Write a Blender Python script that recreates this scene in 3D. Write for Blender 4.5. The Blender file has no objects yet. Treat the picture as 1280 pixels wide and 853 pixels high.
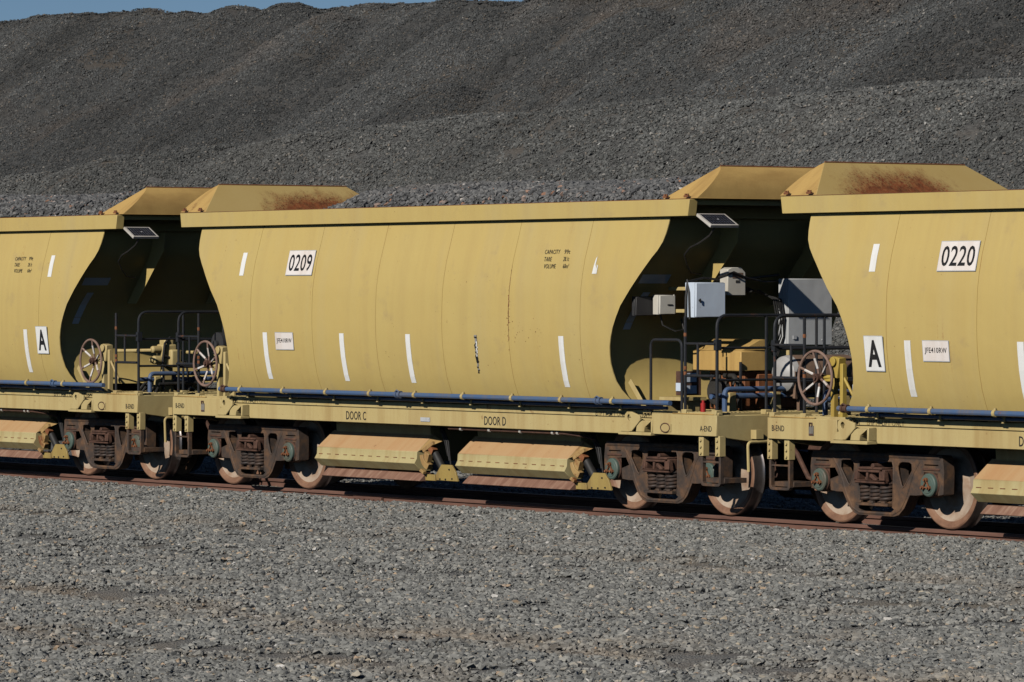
import bpy, bmesh, math, random
import numpy as np
from mathutils import Vector, Matrix
from mathutils.geometry import tessellate_polygon

random.seed(7)
SC = bpy.context.scene
COL = SC.collection
R = math.radians

# ------------------------------------------------------------------ camera
ALPHA = R(34.717)                      # angle between the track and the line of sight
cam_d = bpy.data.cameras.new('camera')
cam_d.sensor_width = 36.0
cam_d.lens = 5900.0 / 1280.0 * 36.0
cam_d.shift_y = -(426.5 - 368.4) / 1280.0
cam_d.clip_start = 0.5
cam_d.clip_end = 3000.0
cam = bpy.data.objects.new('camera', cam_d)
COL.objects.link(cam)
fw = Vector((-math.cos(ALPHA), math.sin(ALPHA), 0))
rt = Vector((math.sin(ALPHA), math.cos(ALPHA), 0))
up = Vector((0, 0, 1))
m = Matrix((rt, up, -fw)).transposed().to_4x4()
m.translation = Vector((45.784, -32.823, 2.475))
cam.matrix_world = m
SC.camera = cam

# ------------------------------------------------------------------ sky, sun, exposure
SUN = Vector((0.33, -1.0, 0.60)).normalized()          # towards the sun
elev = math.asin(SUN.z)
w = bpy.data.worlds.new('World')
SC.world = w
w.use_nodes = True
nt = w.node_tree
bg = nt.nodes['Background']
sky = nt.nodes.new('ShaderNodeTexSky')
sky.sky_type = 'NISHITA'
sky.sun_disc = False
sky.sun_elevation = elev
sky.sun_rotation = math.atan2(SUN.x, SUN.y)
sky.air_density = 0.75
sky.dust_density = 0.0
sky.ozone_density = 5.0
sky.altitude = 1500
nt.links.new(sky.outputs[0], bg.inputs[0])
bg.inputs[1].default_value = 0.055
sl = bpy.data.lights.new('sun', 'SUN')
sl.energy = 5.0
sl.angle = R(0.5)
sl.color = (1.0, 0.95, 0.865)
so = bpy.data.objects.new('sun', sl)
COL.objects.link(so)
so.rotation_euler = SUN.to_track_quat('Z', 'Y').to_euler()
so.location = (20, -40, 30)
SC.view_settings.view_transform = 'Standard'
SC.view_settings.look = 'None'
SC.view_settings.gamma = 1.0
SC.view_settings.exposure = -0.37
SC.cycles.max_bounces = 5
SC.cycles.diffuse_bounces = 0

# ------------------------------------------------------------------ materials
MATS = {}


class NT:
    def __init__(s, name):
        s.m = bpy.data.materials.new(name)
        s.m.use_nodes = True
        s.t = s.m.node_tree
        s.b = s.t.nodes['Principled BSDF']

    def n(s, typ, **kw):
        x = s.t.nodes.new(typ)
        for k, v in kw.items():
            setattr(x, k, v)
        return x

    def l(s, a, b):
        s.t.links.new(a, b)

    def pos(s, scale=(1, 1, 1), obj=False):
        mp = s.n('ShaderNodeMapping')
        mp.inputs['Scale'].default_value = scale
        if obj:
            s.l(s.n('ShaderNodeTexCoord').outputs['Object'], mp.inputs[0])
        else:
            s.l(s.n('ShaderNodeNewGeometry').outputs['Position'], mp.inputs[0])
        return mp.outputs[0]

    def noise(s, vec, scale, detail=4, rough=0.55):
        x = s.n('ShaderNodeTexNoise')
        x.inputs['Scale'].default_value = scale
        x.inputs['Detail'].default_value = detail
        x.inputs['Roughness'].default_value = rough
        s.l(vec, x.inputs['Vector'])
        return x.outputs['Fac']

    def ramp(s, fac, stops, interp='LINEAR'):
        x = s.n('ShaderNodeValToRGB')
        x.color_ramp.interpolation = interp
        e = x.color_ramp.elements
        while len(e) < len(stops):
            e.new(0.5)
        for i, (p, c) in enumerate(stops):
            e[i].position = p
            if not hasattr(c, '__len__'):
                c = (c, c, c)
            e[i].color = (c[0], c[1], c[2], 1)
        s.l(fac, x.inputs[0])
        return x.outputs[0]

    def mix(s, fac, a, b, mode='MIX'):
        x = s.n('ShaderNodeMix', data_type='RGBA', blend_type=mode)
        for sock, v in ((x.inputs[0], fac), (x.inputs[6], a), (x.inputs[7], b)):
            if hasattr(v, 'is_linked'):
                s.l(v, sock)
            elif hasattr(v, '__len__'):
                sock.default_value = (v[0], v[1], v[2], 1)
            else:
                sock.default_value = v
        return x.outputs[2]

    def math(s, op, a, b=None):
        x = s.n('ShaderNodeMath', operation=op)
        for i, v in enumerate((a, b)):
            if v is None:
                continue
            if hasattr(v, 'is_linked'):
                s.l(v, x.inputs[i])
            else:
                x.inputs[i].default_value = v
        return x.outputs[0]

    def bump(s, h, strength=0.3, dist=0.01):
        x = s.n('ShaderNodeBump')
        x.inputs['Strength'].default_value = strength
        x.inputs['Distance'].default_value = dist
        s.l(h, x.inputs['Height'])
        s.l(x.outputs[0], s.b.inputs['Normal'])

    def out(s, col=None, rough=None, metal=0.0, spec=0.5):
        if col is not None:
            if hasattr(col, 'is_linked'):
                s.l(col, s.b.inputs['Base Color'])
            else:
                s.b.inputs['Base Color'].default_value = (*col, 1)
        if rough is not None:
            if hasattr(rough, 'is_linked'):
                s.l(rough, s.b.inputs['Roughness'])
            else:
                s.b.inputs['Roughness'].default_value = rough
        s.b.inputs['Metallic'].default_value = metal
        s.b.inputs['Specular IOR Level'].default_value = spec
        MATS[s.m.name] = s.m
        return s.m


def paint(name, base, dirt=(0.30, 0.17, 0.055), fade=(0.62, 0.50, 0.22), rust=0.0, dirtamt=0.5, rough=0.55, streak=True, runs=False):
    """weathered paint: uneven fade, dust that ran down, chips and (by amount) rust patches"""
    k = NT(name)
    p = k.pos()
    c = k.mix(k.ramp(k.noise(p, 0.9, 5), [(0.35, 0), (0.75, 0.5)]), base, fade)
    if streak:
        st = k.noise(k.pos((5.5, 1.0, 0.35)), 1.0, 6, 0.6)
        c = k.mix(k.math('MULTIPLY', k.ramp(st, [(0.46, 0), (0.72, 1)]), dirtamt), c, dirt)
    fine = k.noise(p, 38, 3)
    c = k.mix(k.math('MULTIPLY', k.ramp(fine, [(0.45, 0), (0.8, 1)]), 0.25 * dirtamt), c, dirt)
    chips = k.math('MULTIPLY', k.ramp(k.noise(p, 26, 2), [(0.72, 0), (0.75, 1)]), k.ramp(k.noise(p, 0.8, 2), [(0.5, 0), (0.62, 1)]))
    c = k.mix(chips, c, (0.16, 0.06, 0.02))
    if runs:
        # thin rust runs below weld pinholes, and soft grey-brown scuffs
        ru = k.ramp(k.noise(k.pos((26, 1, 0.7)), 1.0, 3, 0.5), [(0.67, 0), (0.72, 1)])
        zone = k.ramp(k.noise(k.pos((1.3, 1, 1.0)), 1.0, 2), [(0.58, 0), (0.68, 1)])
        brk = k.ramp(k.noise(p, 30, 3), [(0.42, 0), (0.60, 1)])
        c = k.mix(k.math('MULTIPLY', k.math('MULTIPLY', ru, zone), k.math('MULTIPLY', brk, 0.75)), c, (0.32, 0.13, 0.04))
        sc = k.ramp(k.noise(k.pos((2.2, 1, 2.6)), 1.0, 5, 0.65), [(0.60, 0), (0.74, 1)])
        c = k.mix(k.math('MULTIPLY', sc, 0.35), c, (0.34, 0.25, 0.14))
        sc2 = k.ramp(k.noise(k.pos((1.4, 1, 0.12)), 1.0, 4, 0.6), [(0.5, 0), (0.7, 1)])
        c = k.mix(k.math('MULTIPLY', sc2, 0.16), c, (0.42, 0.38, 0.26))
    if rust > 0:
        rn = k.noise(p, 3.2, 8, 0.7)
        rm = k.ramp(rn, [(0.66 - 0.25 * rust, 0), (0.74 - 0.2 * rust, 1)])
        rc = k.ramp(k.noise(p, 22, 4), [(0.3, (0.09, 0.03, 0.012)), (0.7, (0.27, 0.10, 0.035))])
        c = k.mix(rm, c, rc)
    k.bump(k.noise(k.pos((1.1, 1, 0.9)), 1.6, 3), 0.3, 0.05)
    return k.out(c, k.ramp(fine, [(0.3, rough - 0.08), (0.7, rough + 0.12)]), 0, 0.35)


YEL = (0.535, 0.396, 0.138)
paint('yellow_paint', YEL, dirtamt=0.22, fade=(0.535, 0.420, 0.160), dirt=(0.40, 0.27, 0.11), runs=True)
paint('yellow_paint_frame', (0.515, 0.40, 0.175), dirtamt=0.45, fade=(0.53, 0.44, 0.225), rust=0.1)
paint('yellow_paint_door', (0.52, 0.325, 0.16), dirtamt=0.5, fade=(0.55, 0.37, 0.20), rust=0.05, dirt=(0.45, 0.22, 0.09))
paint('yellow_bright', (0.47, 0.335, 0.06), dirtamt=0.5, fade=(0.47, 0.35, 0.10), rust=0.15)
paint('orange_yellow', (0.54, 0.345, 0.115), dirtamt=0.7, fade=(0.55, 0.36, 0.12), rust=0.15)
paint('door_face_paint', (0.47, 0.395, 0.19), dirtamt=0.5, fade=(0.50, 0.43, 0.235))
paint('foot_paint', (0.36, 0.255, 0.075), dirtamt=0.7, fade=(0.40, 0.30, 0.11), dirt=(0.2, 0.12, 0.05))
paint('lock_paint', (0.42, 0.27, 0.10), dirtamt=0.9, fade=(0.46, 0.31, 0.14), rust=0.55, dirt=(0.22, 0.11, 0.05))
paint('white_box', (0.60, 0.68, 0.79), dirt=(0.4, 0.33, 0.26), fade=(0.63, 0.71, 0.80), dirtamt=0.3, rough=0.4)
paint('grey_box', (0.50, 0.51, 0.51), dirt=(0.36, 0.3, 0.24), fade=(0.52, 0.53, 0.54), dirtamt=0.3, rough=0.5)
paint('cream_box', (0.60, 0.57, 0.50), dirt=(0.36, 0.28, 0.2), fade=(0.62, 0.6, 0.55), dirtamt=0.35, rough=0.5)
paint('dark_box', (0.030, 0.031, 0.034), dirt=(0.1, 0.08, 0.06), fade=(0.05, 0.05, 0.05), dirtamt=0.3)
paint('blue_pipe', (0.062, 0.118, 0.235), dirt=(0.17, 0.14, 0.11), fade=(0.10, 0.155, 0.26), dirtamt=0.6, rough=0.5, rust=0.12)
paint('black_pipe', (0.018, 0.020, 0.024), dirt=(0.06, 0.05, 0.045), fade=(0.03, 0.032, 0.037), dirtamt=0.4, rough=0.45, rust=0.12)
paint('cap_green', (0.075, 0.118, 0.100), dirt=(0.12, 0.075, 0.045), fade=(0.10, 0.14, 0.12), dirtamt=0.9)
paint('white_tape', (0.82, 0.82, 0.80), dirt=(0.5, 0.42, 0.3), fade=(0.84, 0.84, 0.83), dirtamt=0.35, rough=0.4)
paint('plate_white', (0.80, 0.74, 0.70), dirt=(0.55, 0.40, 0.28), fade=(0.82, 0.78, 0.75), dirtamt=0.4, rough=0.45)
paint('letter_black', (0.012, 0.012, 0.014), dirt=(0.05, 0.04, 0.03), fade=(0.02, 0.02, 0.02), dirtamt=0.3)
paint('red_paint', (0.38, 0.015, 0.018), dirtamt=0.15, fade=(0.55, 0.02, 0.02))
paint('tape_worn', (0.22, 0.2, 0.17), dirt=(0.02, 0.02, 0.02), fade=(0.5, 0.5, 0.48), dirtamt=1.0)


def seam_paint():
    k = NT('weld_seam')
    c = k.mix(k.ramp(k.noise(k.pos((1, 1, 1.2)), 1.4, 5, 0.7), [(0.45, 0), (0.66, 1)]), (0.43, 0.285, 0.085), (0.36, 0.15, 0.045))
    k.out(c, 0.8, 0, 0.2)


seam_paint()


def stencil():
    """worn stencil lettering: painted letters partly rubbed back to the yellow"""
    k = NT('stencil_ink')
    c = k.mix(k.ramp(k.noise(k.pos(), 7.0, 5, 0.7), [(0.50, 0), (0.60, 0.8)]), (0.035, 0.032, 0.03), (0.44, 0.32, 0.10))
    k.out(c, 0.7, 0, 0.2)
    k = NT('stencil_ink_sharp')
    c = k.mix(k.ramp(k.noise(k.pos(), 30.0, 5, 0.7), [(0.60, 0), (0.7, 0.7)]), (0.03, 0.028, 0.028), (0.40, 0.29, 0.10))
    k.out(c, 0.7, 0, 0.2)


stencil()


def hood_rust():
    """inside face of the end hood: paint scoured to rust where the falling ballast strikes it (middle, low down)"""
    k = NT('hood_scoured')
    sep = k.n('ShaderNodeSeparateXYZ')
    k.l(k.n('ShaderNodeTexCoord').outputs['Object'], sep.inputs[0])
    low = k.ramp(k.math('SUBTRACT', sep.outputs[2], 3.5), [(0.03, 1), (0.42, 0)])
    rnd = k.n('ShaderNodeObjectInfo').outputs['Random']
    side = k.ramp(k.math('ABSOLUTE', k.math('SUBTRACT', sep.outputs[1], k.math('SUBTRACT', k.math('MULTIPLY', rnd, 1.1), 0.35))), [(0.4, 1), (1.25, 0)])
    nz = k.noise(k.pos((1, 1.6, 1.0)), 2.1, 10, 0.72)
    f = k.math('ADD', k.math('MULTIPLY', k.math('MULTIPLY', low, side), 0.62), k.math('MULTIPLY', nz, 0.80))
    soft = k.ramp(f, [(0.50, 0), (0.84, 0.95)])
    sp = k.ramp(k.noise(k.pos((1, 1.3, 1)), 34, 4, 0.7), [(0.50, 0), (0.62, 1)])
    mask = k.math('ADD', k.math('MULTIPLY', soft, 0.95), k.math('MULTIPLY', k.math('MULTIPLY', sp, k.ramp(f, [(0.46, 0), (0.70, 1)])), 0.55))
    mask = k.math('MINIMUM', mask, 1.0)
    base = k.mix(k.noise(k.pos(), 2, 4), (0.44, 0.30, 0.10), (0.50, 0.37, 0.15))
    rc = k.ramp(k.noise(k.pos(), 14, 4), [(0.3, (0.10, 0.028, 0.011)), (0.7, (0.26, 0.075, 0.026))])
    k.out(k.mix(mask, base, rc), 0.7, 0, 0.25)


hood_rust()


def simple(name, stops, scale, rough, metal=0.0, spec=0.4, bump=0.0, bscale=None, stretch=(1, 1, 1)):
    k = NT(name)
    p = k.pos(stretch)
    c = k.ramp(k.noise(p, scale, 6, 0.65), stops)
    if bump:
        k.bump(k.noise(k.pos(), bscale or scale * 4, 4), bump, 0.01)
    return k.out(c, rough, metal, spec)


simple('rust', [(0.3, (0.12, 0.04, 0.018)), (0.7, (0.30, 0.12, 0.05))], 18, 0.85)
simple('rust_dark', [(0.3, (0.050, 0.026, 0.019)), (0.7, (0.135, 0.066, 0.042))], 12, 0.8, bump=0.3)
simple('cast_steel', [(0.30, (0.040, 0.032, 0.028)), (0.46, (0.068, 0.047, 0.036)), (0.58, (0.118, 0.066, 0.038)), (0.75, (0.19, 0.105, 0.055))], 6, 0.72, 0, 0.4, 0.35, 30)
simple('spring_steel', [(0.35, (0.022, 0.020, 0.020)), (0.7, (0.085, 0.05, 0.034))], 12, 0.6)
simple('wheel_rim', [(0.3, (0.17, 0.085, 0.052)), (0.7, (0.30, 0.165, 0.10))], 7, 0.65, 0, 0.4)
simple('wheel_plate', [(0.32, (0.46, 0.37, 0.29)), (0.52, (0.38, 0.28, 0.205)), (0.72, (0.27, 0.155, 0.095))], 5, 0.85)
simple('wheel_tread', [(0.3, (0.20, 0.17, 0.16)), (0.7, (0.34, 0.30, 0.28))], 8, 0.32, 0.9)
simple('rail_rust', [(0.3, (0.105, 0.052, 0.038)), (0.7, (0.20, 0.102, 0.073))], 6, 0.8, stretch=(0.2, 1, 1), bump=0.2, bscale=40)
simple('rail_top', [(0.3, (0.16, 0.12, 0.11)), (0.7, (0.28, 0.22, 0.20))], 5, 0.38, 0.7, stretch=(0.1, 1, 1))
simple('chute_rust', [(0.3, (0.17, 0.085, 0.055)), (0.52, (0.26, 0.14, 0.095)), (0.7, (0.36, 0.23, 0.16))], 3, 0.7, stretch=(5, 1, 1))
simple('engine_rust', [(0.3, (0.14, 0.05, 0.02)), (0.7, (0.34, 0.13, 0.05))], 6, 0.7)
simple('engine_dark', [(0.3, (0.02, 0.02, 0.02)), (0.7, (0.05, 0.045, 0.04))], 6, 0.6)
simple('rubber_black', [(0.3, (0.012, 0.012, 0.012)), (0.7, (0.03, 0.028, 0.026))], 8, 0.6)
simple('tank_grey', [(0.3, (0.30, 0.29, 0.28)), (0.6, (0.42, 0.41, 0.40)), (0.8, (0.30, 0.22, 0.17))], 3, 0.45)
simple('tank_brown', [(0.3, (0.13, 0.085, 0.06)), (0.7, (0.24, 0.15, 0.1))], 4, 0.6)
simple('solar_cell', [(0.3, (0.008, 0.011, 0.022)), (0.7, (0.018, 0.022, 0.038))], 6, 0.15)
simple('alu_frame', [(0.3, (0.55, 0.50, 0.44)), (0.7, (0.68, 0.64, 0.58))], 6, 0.4, 0.2)
simple('handwheel_rust', [(0.3, (0.17, 0.10, 0.075)), (0.7, (0.30, 0.20, 0.155))], 9, 0.6)
simple('handwheel_glint', [(0.35, (0.75, 0.73, 0.70)), (0.75, (0.5, 0.4, 0.33))], 7, 0.5)
simple('sticker_grey', [(0.3, (0.40, 0.41, 0.42)), (0.7, (0.55, 0.56, 0.57))], 9, 0.4)
simple('concrete', [(0.3, (0.22, 0.20, 0.18)), (0.7, (0.34, 0.32, 0.29))], 8, 0.9)


def stone(name, stops, tint, tint_lo=0.52, tint_hi=0.72, tint_max=0.7, tint_scale=0.35, band=None, tone=0.0):
    """crushed rock: each stone its own shade (attribute 'shade'), with wider zones of dust"""
    k = NT(name)
    at = k.n('ShaderNodeAttribute', attribute_name='shade')
    oi = k.n('ShaderNodeObjectInfo')
    s = k.math('FRACT', k.math('ADD', at.outputs['Fac'], oi.outputs['Random']))
    c = k.ramp(s, stops, 'LINEAR')
    g = k.noise(k.pos(), 24, 4, 0.7)
    c = k.mix(0.45, c, k.mix(1.0, c, k.ramp(g, [(0.3, 0.6), (0.7, 1.3)]), 'MULTIPLY'))
    z = k.ramp(k.noise(k.pos((1, 1.6, 1)), tint_scale, 5, 0.6), [(tint_lo, 0), (tint_hi, tint_max)])
    c = k.mix(z, c, k.mix(0.7, c, tint))
    if tone:
        # wide tongues of darker and paler tone lying down the slope
        tn = k.noise(k.pos((0.28, 0.12, 0.12)), 1.0, 4, 0.6)
        c = k.mix(tone, c, k.mix(1.0, c, k.ramp(tn, [(0.36, 0.55), (0.52, 1.0), (0.66, 1.4)]), 'MULTIPLY'))
    if band:
        c = k.mix(dirt_band(k), c, k.mix(0.5, c, (0.27, 0.195, 0.125)))
    return k.out(c, 0.85, 0, 0.3)


def dirt_band(k):
    """brown earth showing along the wheel tracks beside the line"""
    sep = k.n('ShaderNodeSeparateXYZ')
    k.l(k.n('ShaderNodeNewGeometry').outputs['Position'], sep.inputs[0])
    wob = k.math('MULTIPLY', k.math('SUBTRACT', k.noise(k.pos((0.25, 0.25, 0)), 1.0, 3), 0.5), 2.4)
    y = k.math('ADD', sep.outputs[1], wob)
    a = k.ramp(k.math('ABSOLUTE', k.math('ADD', y, 12.9)), [(0.0, 1), (0.75, 0)])
    b = k.ramp(k.math('ABSOLUTE', k.math('ADD', y, 15.2)), [(0.0, 0.8), (0.6, 0)])
    c2 = k.ramp(k.math('ABSOLUTE', k.math('ADD', y, 5.6)), [(0.0, 0.5), (0.5, 0)])
    m_ = k.math('MAXIMUM', k.math('MAXIMUM', a, b), c2)
    return k.math('MULTIPLY', m_, k.ramp(k.noise(k.pos((0.6, 1.3, 1)), 1.0, 5, 0.65), [(0.38, 0), (0.62, 1)]))


stone('stone_foreground', [(0.0, (0.125, 0.125, 0.119)), (0.25, (0.178, 0.178, 0.167)), (0.55, (0.224, 0.223, 0.208)), (0.80, (0.272, 0.270, 0.250)),
                           (0.93, (0.30, 0.288, 0.258)), (0.965, (0.42, 0.36, 0.27)), (0.975, (0.40, 0.28, 0.18)), (0.99, (0.40, 0.37, 0.33)), (1.0, (0.55, 0.53, 0.50))],
      (0.33, 0.25, 0.17), 0.58, 0.72, 0.4, band=True)
stone('stone_bench', [(0.0, (0.058, 0.059, 0.057)), (0.3, (0.088, 0.090, 0.087)), (0.7, (0.122, 0.124, 0.119)), (0.94, (0.16, 0.160, 0.152)),
                      (0.985, (0.18, 0.15, 0.12)), (1.0, (0.36, 0.35, 0.33))], (0.14, 0.128, 0.112), 0.5, 0.7, 0.3, 0.22, tone=0.6)
stone('stone_pile', [(0.0, (0.046, 0.048, 0.049)), (0.4, (0.066, 0.069, 0.069)), (0.8, (0.090, 0.092, 0.091)), (0.95, (0.13, 0.128, 0.122)),
                     (0.99, (0.15, 0.12, 0.09)), (1.0, (0.28, 0.27, 0.25))], (0.16, 0.10, 0.06), 0.56, 0.72, 0.5, 0.12, tone=0.8)
stone('stone_load', [(0.0, (0.07, 0.07, 0.072)), (0.4, (0.115, 0.116, 0.117)), (0.8, (0.16, 0.16, 0.158)), (0.95, (0.22, 0.21, 0.20)),
                     (0.98, (0.3, 0.15, 0.09)), (1.0, (0.5, 0.48, 0.45))], (0.16, 0.14, 0.12))


def bed(name, a, b, dust, cell, band=False):
    """fine crushed rock and dust between the loose stones"""
    k = NT(name)
    v = k.n('ShaderNodeTexVoronoi', feature='F1')
    v.inputs['Scale'].default_value = cell
    k.l(k.pos(), v.inputs['Vector'])
    sep = k.n('ShaderNodeSeparateColor')
    k.l(v.outputs['Color'], sep.inputs[0])
    c = k.mix(sep.outputs[0], a, b)
    z = k.ramp(k.noise(k.pos((1, 1.6, 1)), 0.35, 5, 0.6), [(0.50, 0), (0.68, 0.8)])
    c = k.mix(z, c, dust)
    bp = k.n('ShaderNodeBump')
    bp.inputs['Strength'].default_value = 0.9
    bp.inputs['Distance'].default_value = 0.02
    bp.invert = True
    k.l(v.outputs['Distance'], bp.inputs['Height'])
    k.l(bp.outputs[0], k.b.inputs['Normal'])
    if band:
        c = k.mix(k.math('MULTIPLY', dirt_band(k), 0.7), c, (0.29, 0.205, 0.13))
    k.out(c, 0.95, 0, 0.15)


bed('bed_foreground', (0.145, 0.142, 0.134), (0.235, 0.228, 0.212), (0.28, 0.235, 0.175), 60, True)
bed('bed_bench', (0.05, 0.05, 0.05), (0.12, 0.118, 0.112), (0.12, 0.10, 0.08), 26)
bed('bed_pile', (0.045, 0.045, 0.045), (0.088, 0.087, 0.083), (0.09, 0.075, 0.06), 26)
bed('bed_load', (0.05, 0.05, 0.05), (0.12, 0.12, 0.118), (0.12, 0.11, 0.10), 26)

# ------------------------------------------------------------------ mesh helpers


class G:
    """collects faces for one mesh"""

    def __init__(s):
        s.v, s.f, s.m = [], [], []

    def add(s, vs, fs, m=0):
        o = len(s.v)
        s.v += [tuple(p) for p in vs]
        s.f += [tuple(i + o for i in f) for f in fs]
        s.m += [m] * len(fs)
        return s

    def box(s, x0, x1, y0, y1, z0, z1, m=0):
        vs = [(x, y, z) for x in (x0, x1) for y in (y0, y1) for z in (z0, z1)]
        return s.add(vs, [(0, 1, 3, 2), (4, 6, 7, 5), (0, 4, 5, 1), (2, 3, 7, 6), (0, 2, 6, 4), (1, 5, 7, 3)], m)

    def obox(s, c, size, rot=(0, 0, 0), m=0):
        from mathutils import Euler
        M = Euler(rot).to_matrix()
        a, b, d = [q / 2 for q in size]
        vs = [Vector(c) + M @ Vector((x, y, z)) for x in (-a, a) for y in (-b, b) for z in (-d, d)]
        return s.add(vs, [(0, 1, 3, 2), (4, 6, 7, 5), (0, 4, 5, 1), (2, 3, 7, 6), (0, 2, 6, 4), (1, 5, 7, 3)], m)

    def prism(s, poly, axis, a, b, m=0, holes=()):
        def P(p, t):
            return {'x': (t, p[0], p[1]), 'y': (p[0], t, p[1]), 'z': (p[0], p[1], t)}[axis]
        loops = [list(poly)] + [list(h) for h in holes]
        flat = [p for lp in loops for p in lp]
        n = len(flat)
        vs = [P(p, a) for p in flat] + [P(p, b) for p in flat]
        fs = []
        if holes:
            tri = tessellate_polygon([[Vector((p[0], p[1], 0)) for p in lp] for lp in loops])
            fs += [tuple(t) for t in tri] + [tuple(i + n for i in t[::-1]) for t in tri]
        else:
            fs += [tuple(range(n)), tuple(range(2 * n - 1, n - 1, -1))]
        o = 0
        for lp in loops:
            k = len(lp)
            for i in range(k):
                j = (i + 1) % k
                fs.append((o + i, o + j, n + o + j, n + o + i))
            o += k
        return s.add(vs, fs, m)

    def tube(s, path, r, n=8, m=0, closed=False, caps=True):
        P = [Vector(p) for p in path]
        k = len(P)
        T = []
        for i in range(k):
            if closed:
                t = (P[(i + 1) % k] - P[i - 1])
            else:
                t = (P[min(i + 1, k - 1)] - P[max(i - 1, 0)])
            T.append(t.normalized())
        nrm = T[0].orthogonal().normalized()
        vs = []
        for i in range(k):
            if i:
                nrm = (nrm - T[i] * nrm.dot(T[i]))
                nrm.normalize()
            bn = T[i].cross(nrm)
            rr = r[i] if hasattr(r, '__len__') else r
            vs += [P[i] + (nrm * math.cos(2 * math.pi * j / n) + bn * math.sin(2 * math.pi * j / n)) * rr for j in range(n)]
        fs = []
        for i in range(k if closed else k - 1):
            i2 = (i + 1) % k
            for j in range(n):
                j2 = (j + 1) % n
                fs.append((i * n + j, i * n + j2, i2 * n + j2, i2 * n + j))
        if caps and not closed:
            fs += [tuple(range(n))[::-1], tuple(range((k - 1) * n, k * n))]
        return s.add(vs, fs, m)

    def cyl(s, a, b, r, n=16, m=0, r2=None):
        return s.tube([a, b], [r, r if r2 is None else r2], n, m)

    def lathe(s, prof, c, axis='y', n=32, m=0, ms=None):
        """prof: list of (radius, offset along axis); closed at both ends if radius 0"""
        for i in range(len(prof) - 1):
            (r0, h0), (r1, h1) = prof[i], prof[i + 1]
            vs, fs = [], []
            for (r, h) in ((r0, h0), (r1, h1)):
                for j in range(n):
                    a = 2 * math.pi * j / n
                    u, q = r * math.cos(a), r * math.sin(a)
                    d = {'y': (u, h, q), 'x': (h, u, q), 'z': (u, q, h)}[axis]
                    vs.append((c[0] + d[0], c[1] + d[1], c[2] + d[2]))
            for j in range(n):
                j2 = (j + 1) % n
                fs.append((j, j2, n + j2, n + j))
            s.add(vs, fs, ms[i] if ms else m)
        return s

    def pieces(s):
        """split what stands apart into meshes of its own"""
        n = len(s.v)
        key = {}
        rep_ = [key.setdefault((round(p[0], 4), round(p[1], 4), round(p[2], 4)), i) for i, p in enumerate(s.v)]
        par = list(range(n))

        def find(a):
            while par[a] != a:
                par[a] = par[par[a]]
                a = par[a]
            return a
        for f in s.f:
            a = find(rep_[f[0]])
            for i in f[1:]:
                par[find(rep_[i])] = a
        isl = {}
        for k, f in enumerate(s.f):
            isl.setdefault(find(rep_[f[0]]), []).append(k)
        gr = []
        for fs in isl.values():
            P = np.array([s.v[i] for k in fs for i in s.f[k]])
            gr.append([P.min(0) - 0.004, P.max(0) + 0.004, list(fs)])
        done = False
        while not done:
            done = True
            for i in range(len(gr)):
                for j in range(i + 1, len(gr)):
                    if (gr[i][0] <= gr[j][1]).all() and (gr[j][0] <= gr[i][1]).all():
                        gr[i] = [np.minimum(gr[i][0], gr[j][0]), np.maximum(gr[i][1], gr[j][1]), gr[i][2] + gr[j][2]]
                        del gr[j]
                        done = False
                        break
                if not done:
                    break
        if len(gr) < 2:
            return [s]
        out = []
        for _, _, fs in gr:
            q = G()
            mp = {}
            for k in fs:
                for i in s.f[k]:
                    if i not in mp:
                        mp[i] = len(q.v)
                        q.v.append(s.v[i])
                q.f.append(tuple(mp[i] for i in s.f[k]))
                q.m.append(s.m[k])
            out.append(q)
        return out

    def mesh(s, name, mats, smooth=True, angle=32, weld=True):
        me = bpy.data.meshes.new(name)
        me.from_pydata(s.v, [], s.f)
        for mm in mats:
            me.materials.append(MATS[mm])
        me.polygons.foreach_set('material_index', s.m)
        bm = bmesh.new()
        bm.from_mesh(me)
        if weld:
            bmesh.ops.remove_doubles(bm, verts=bm.verts, dist=1e-5)
            bmesh.ops.dissolve_degenerate(bm, edges=bm.edges, dist=1e-6)
        bmesh.ops.recalc_face_normals(bm, faces=bm.faces)
        bm.to_mesh(me)
        bm.free()
        if smooth:
            me.polygons.foreach_set('use_smooth', [True] * len(me.polygons))
            me.set_sharp_from_angle(angle=R(angle))
        me.update()
        return me


CACHE = {}


def part(name, g, mats, parent=None, bevel=0.0, key=None, loc=None, smooth=True, segs=1):
    """link one mesh object; g is a G or a function that fills one (shared by key)"""
    if isinstance(mats, str):
        mats = (mats,)
    mes = CACHE.get(key) if key else None
    if mes is None:
        gg = g() if callable(g) else g
        mes = [q.mesh(name, mats, smooth) for q in (gg.pieces() if name not in JOINED else [gg])]
        if key:
            CACHE[key] = mes
    obs = [place(name, me, parent, bevel, loc, segs) for me in mes]
    if name in JOINED and name not in ('lettering', 'reflective_tape', 'solar_panel'):
        obs[0]['kind'] = 'stuff'
    return obs[0]


JOINED = {'lettering', 'platform_grating', 'hinge_tab', 'reflective_tape', 'rust_streak', 'safety_chain', 'brake_hose', 'cable_bundle', 'solar_panel'}


def place(name, me, parent, bevel, loc, segs):
    o = bpy.data.objects.new(name, me)
    COL.objects.link(o)
    if parent is not None:
        o.parent = parent
    if loc is not None:
        o.location = loc
    if bevel:
        b = o.modifiers.new('edge', 'BEVEL')
        b.width = bevel
        b.segments = segs
        b.limit_method = 'ANGLE'
        b.angle_limit = R(40)
    return o


def empty(name, loc=(0, 0, 0), parent=None):
    o = bpy.data.objects.new(name, None)
    COL.objects.link(o)
    o.location = loc
    o.empty_display_size = 0.2
    if parent is not None:
        o.parent = parent
    return o


def tag(o, label=None, cat=None, group=None, kind=None):
    for k, v in (('label', label), ('category', cat), ('group', group), ('kind', kind)):
        if v:
            o[k] = v
    return o


TXT = {}


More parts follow.
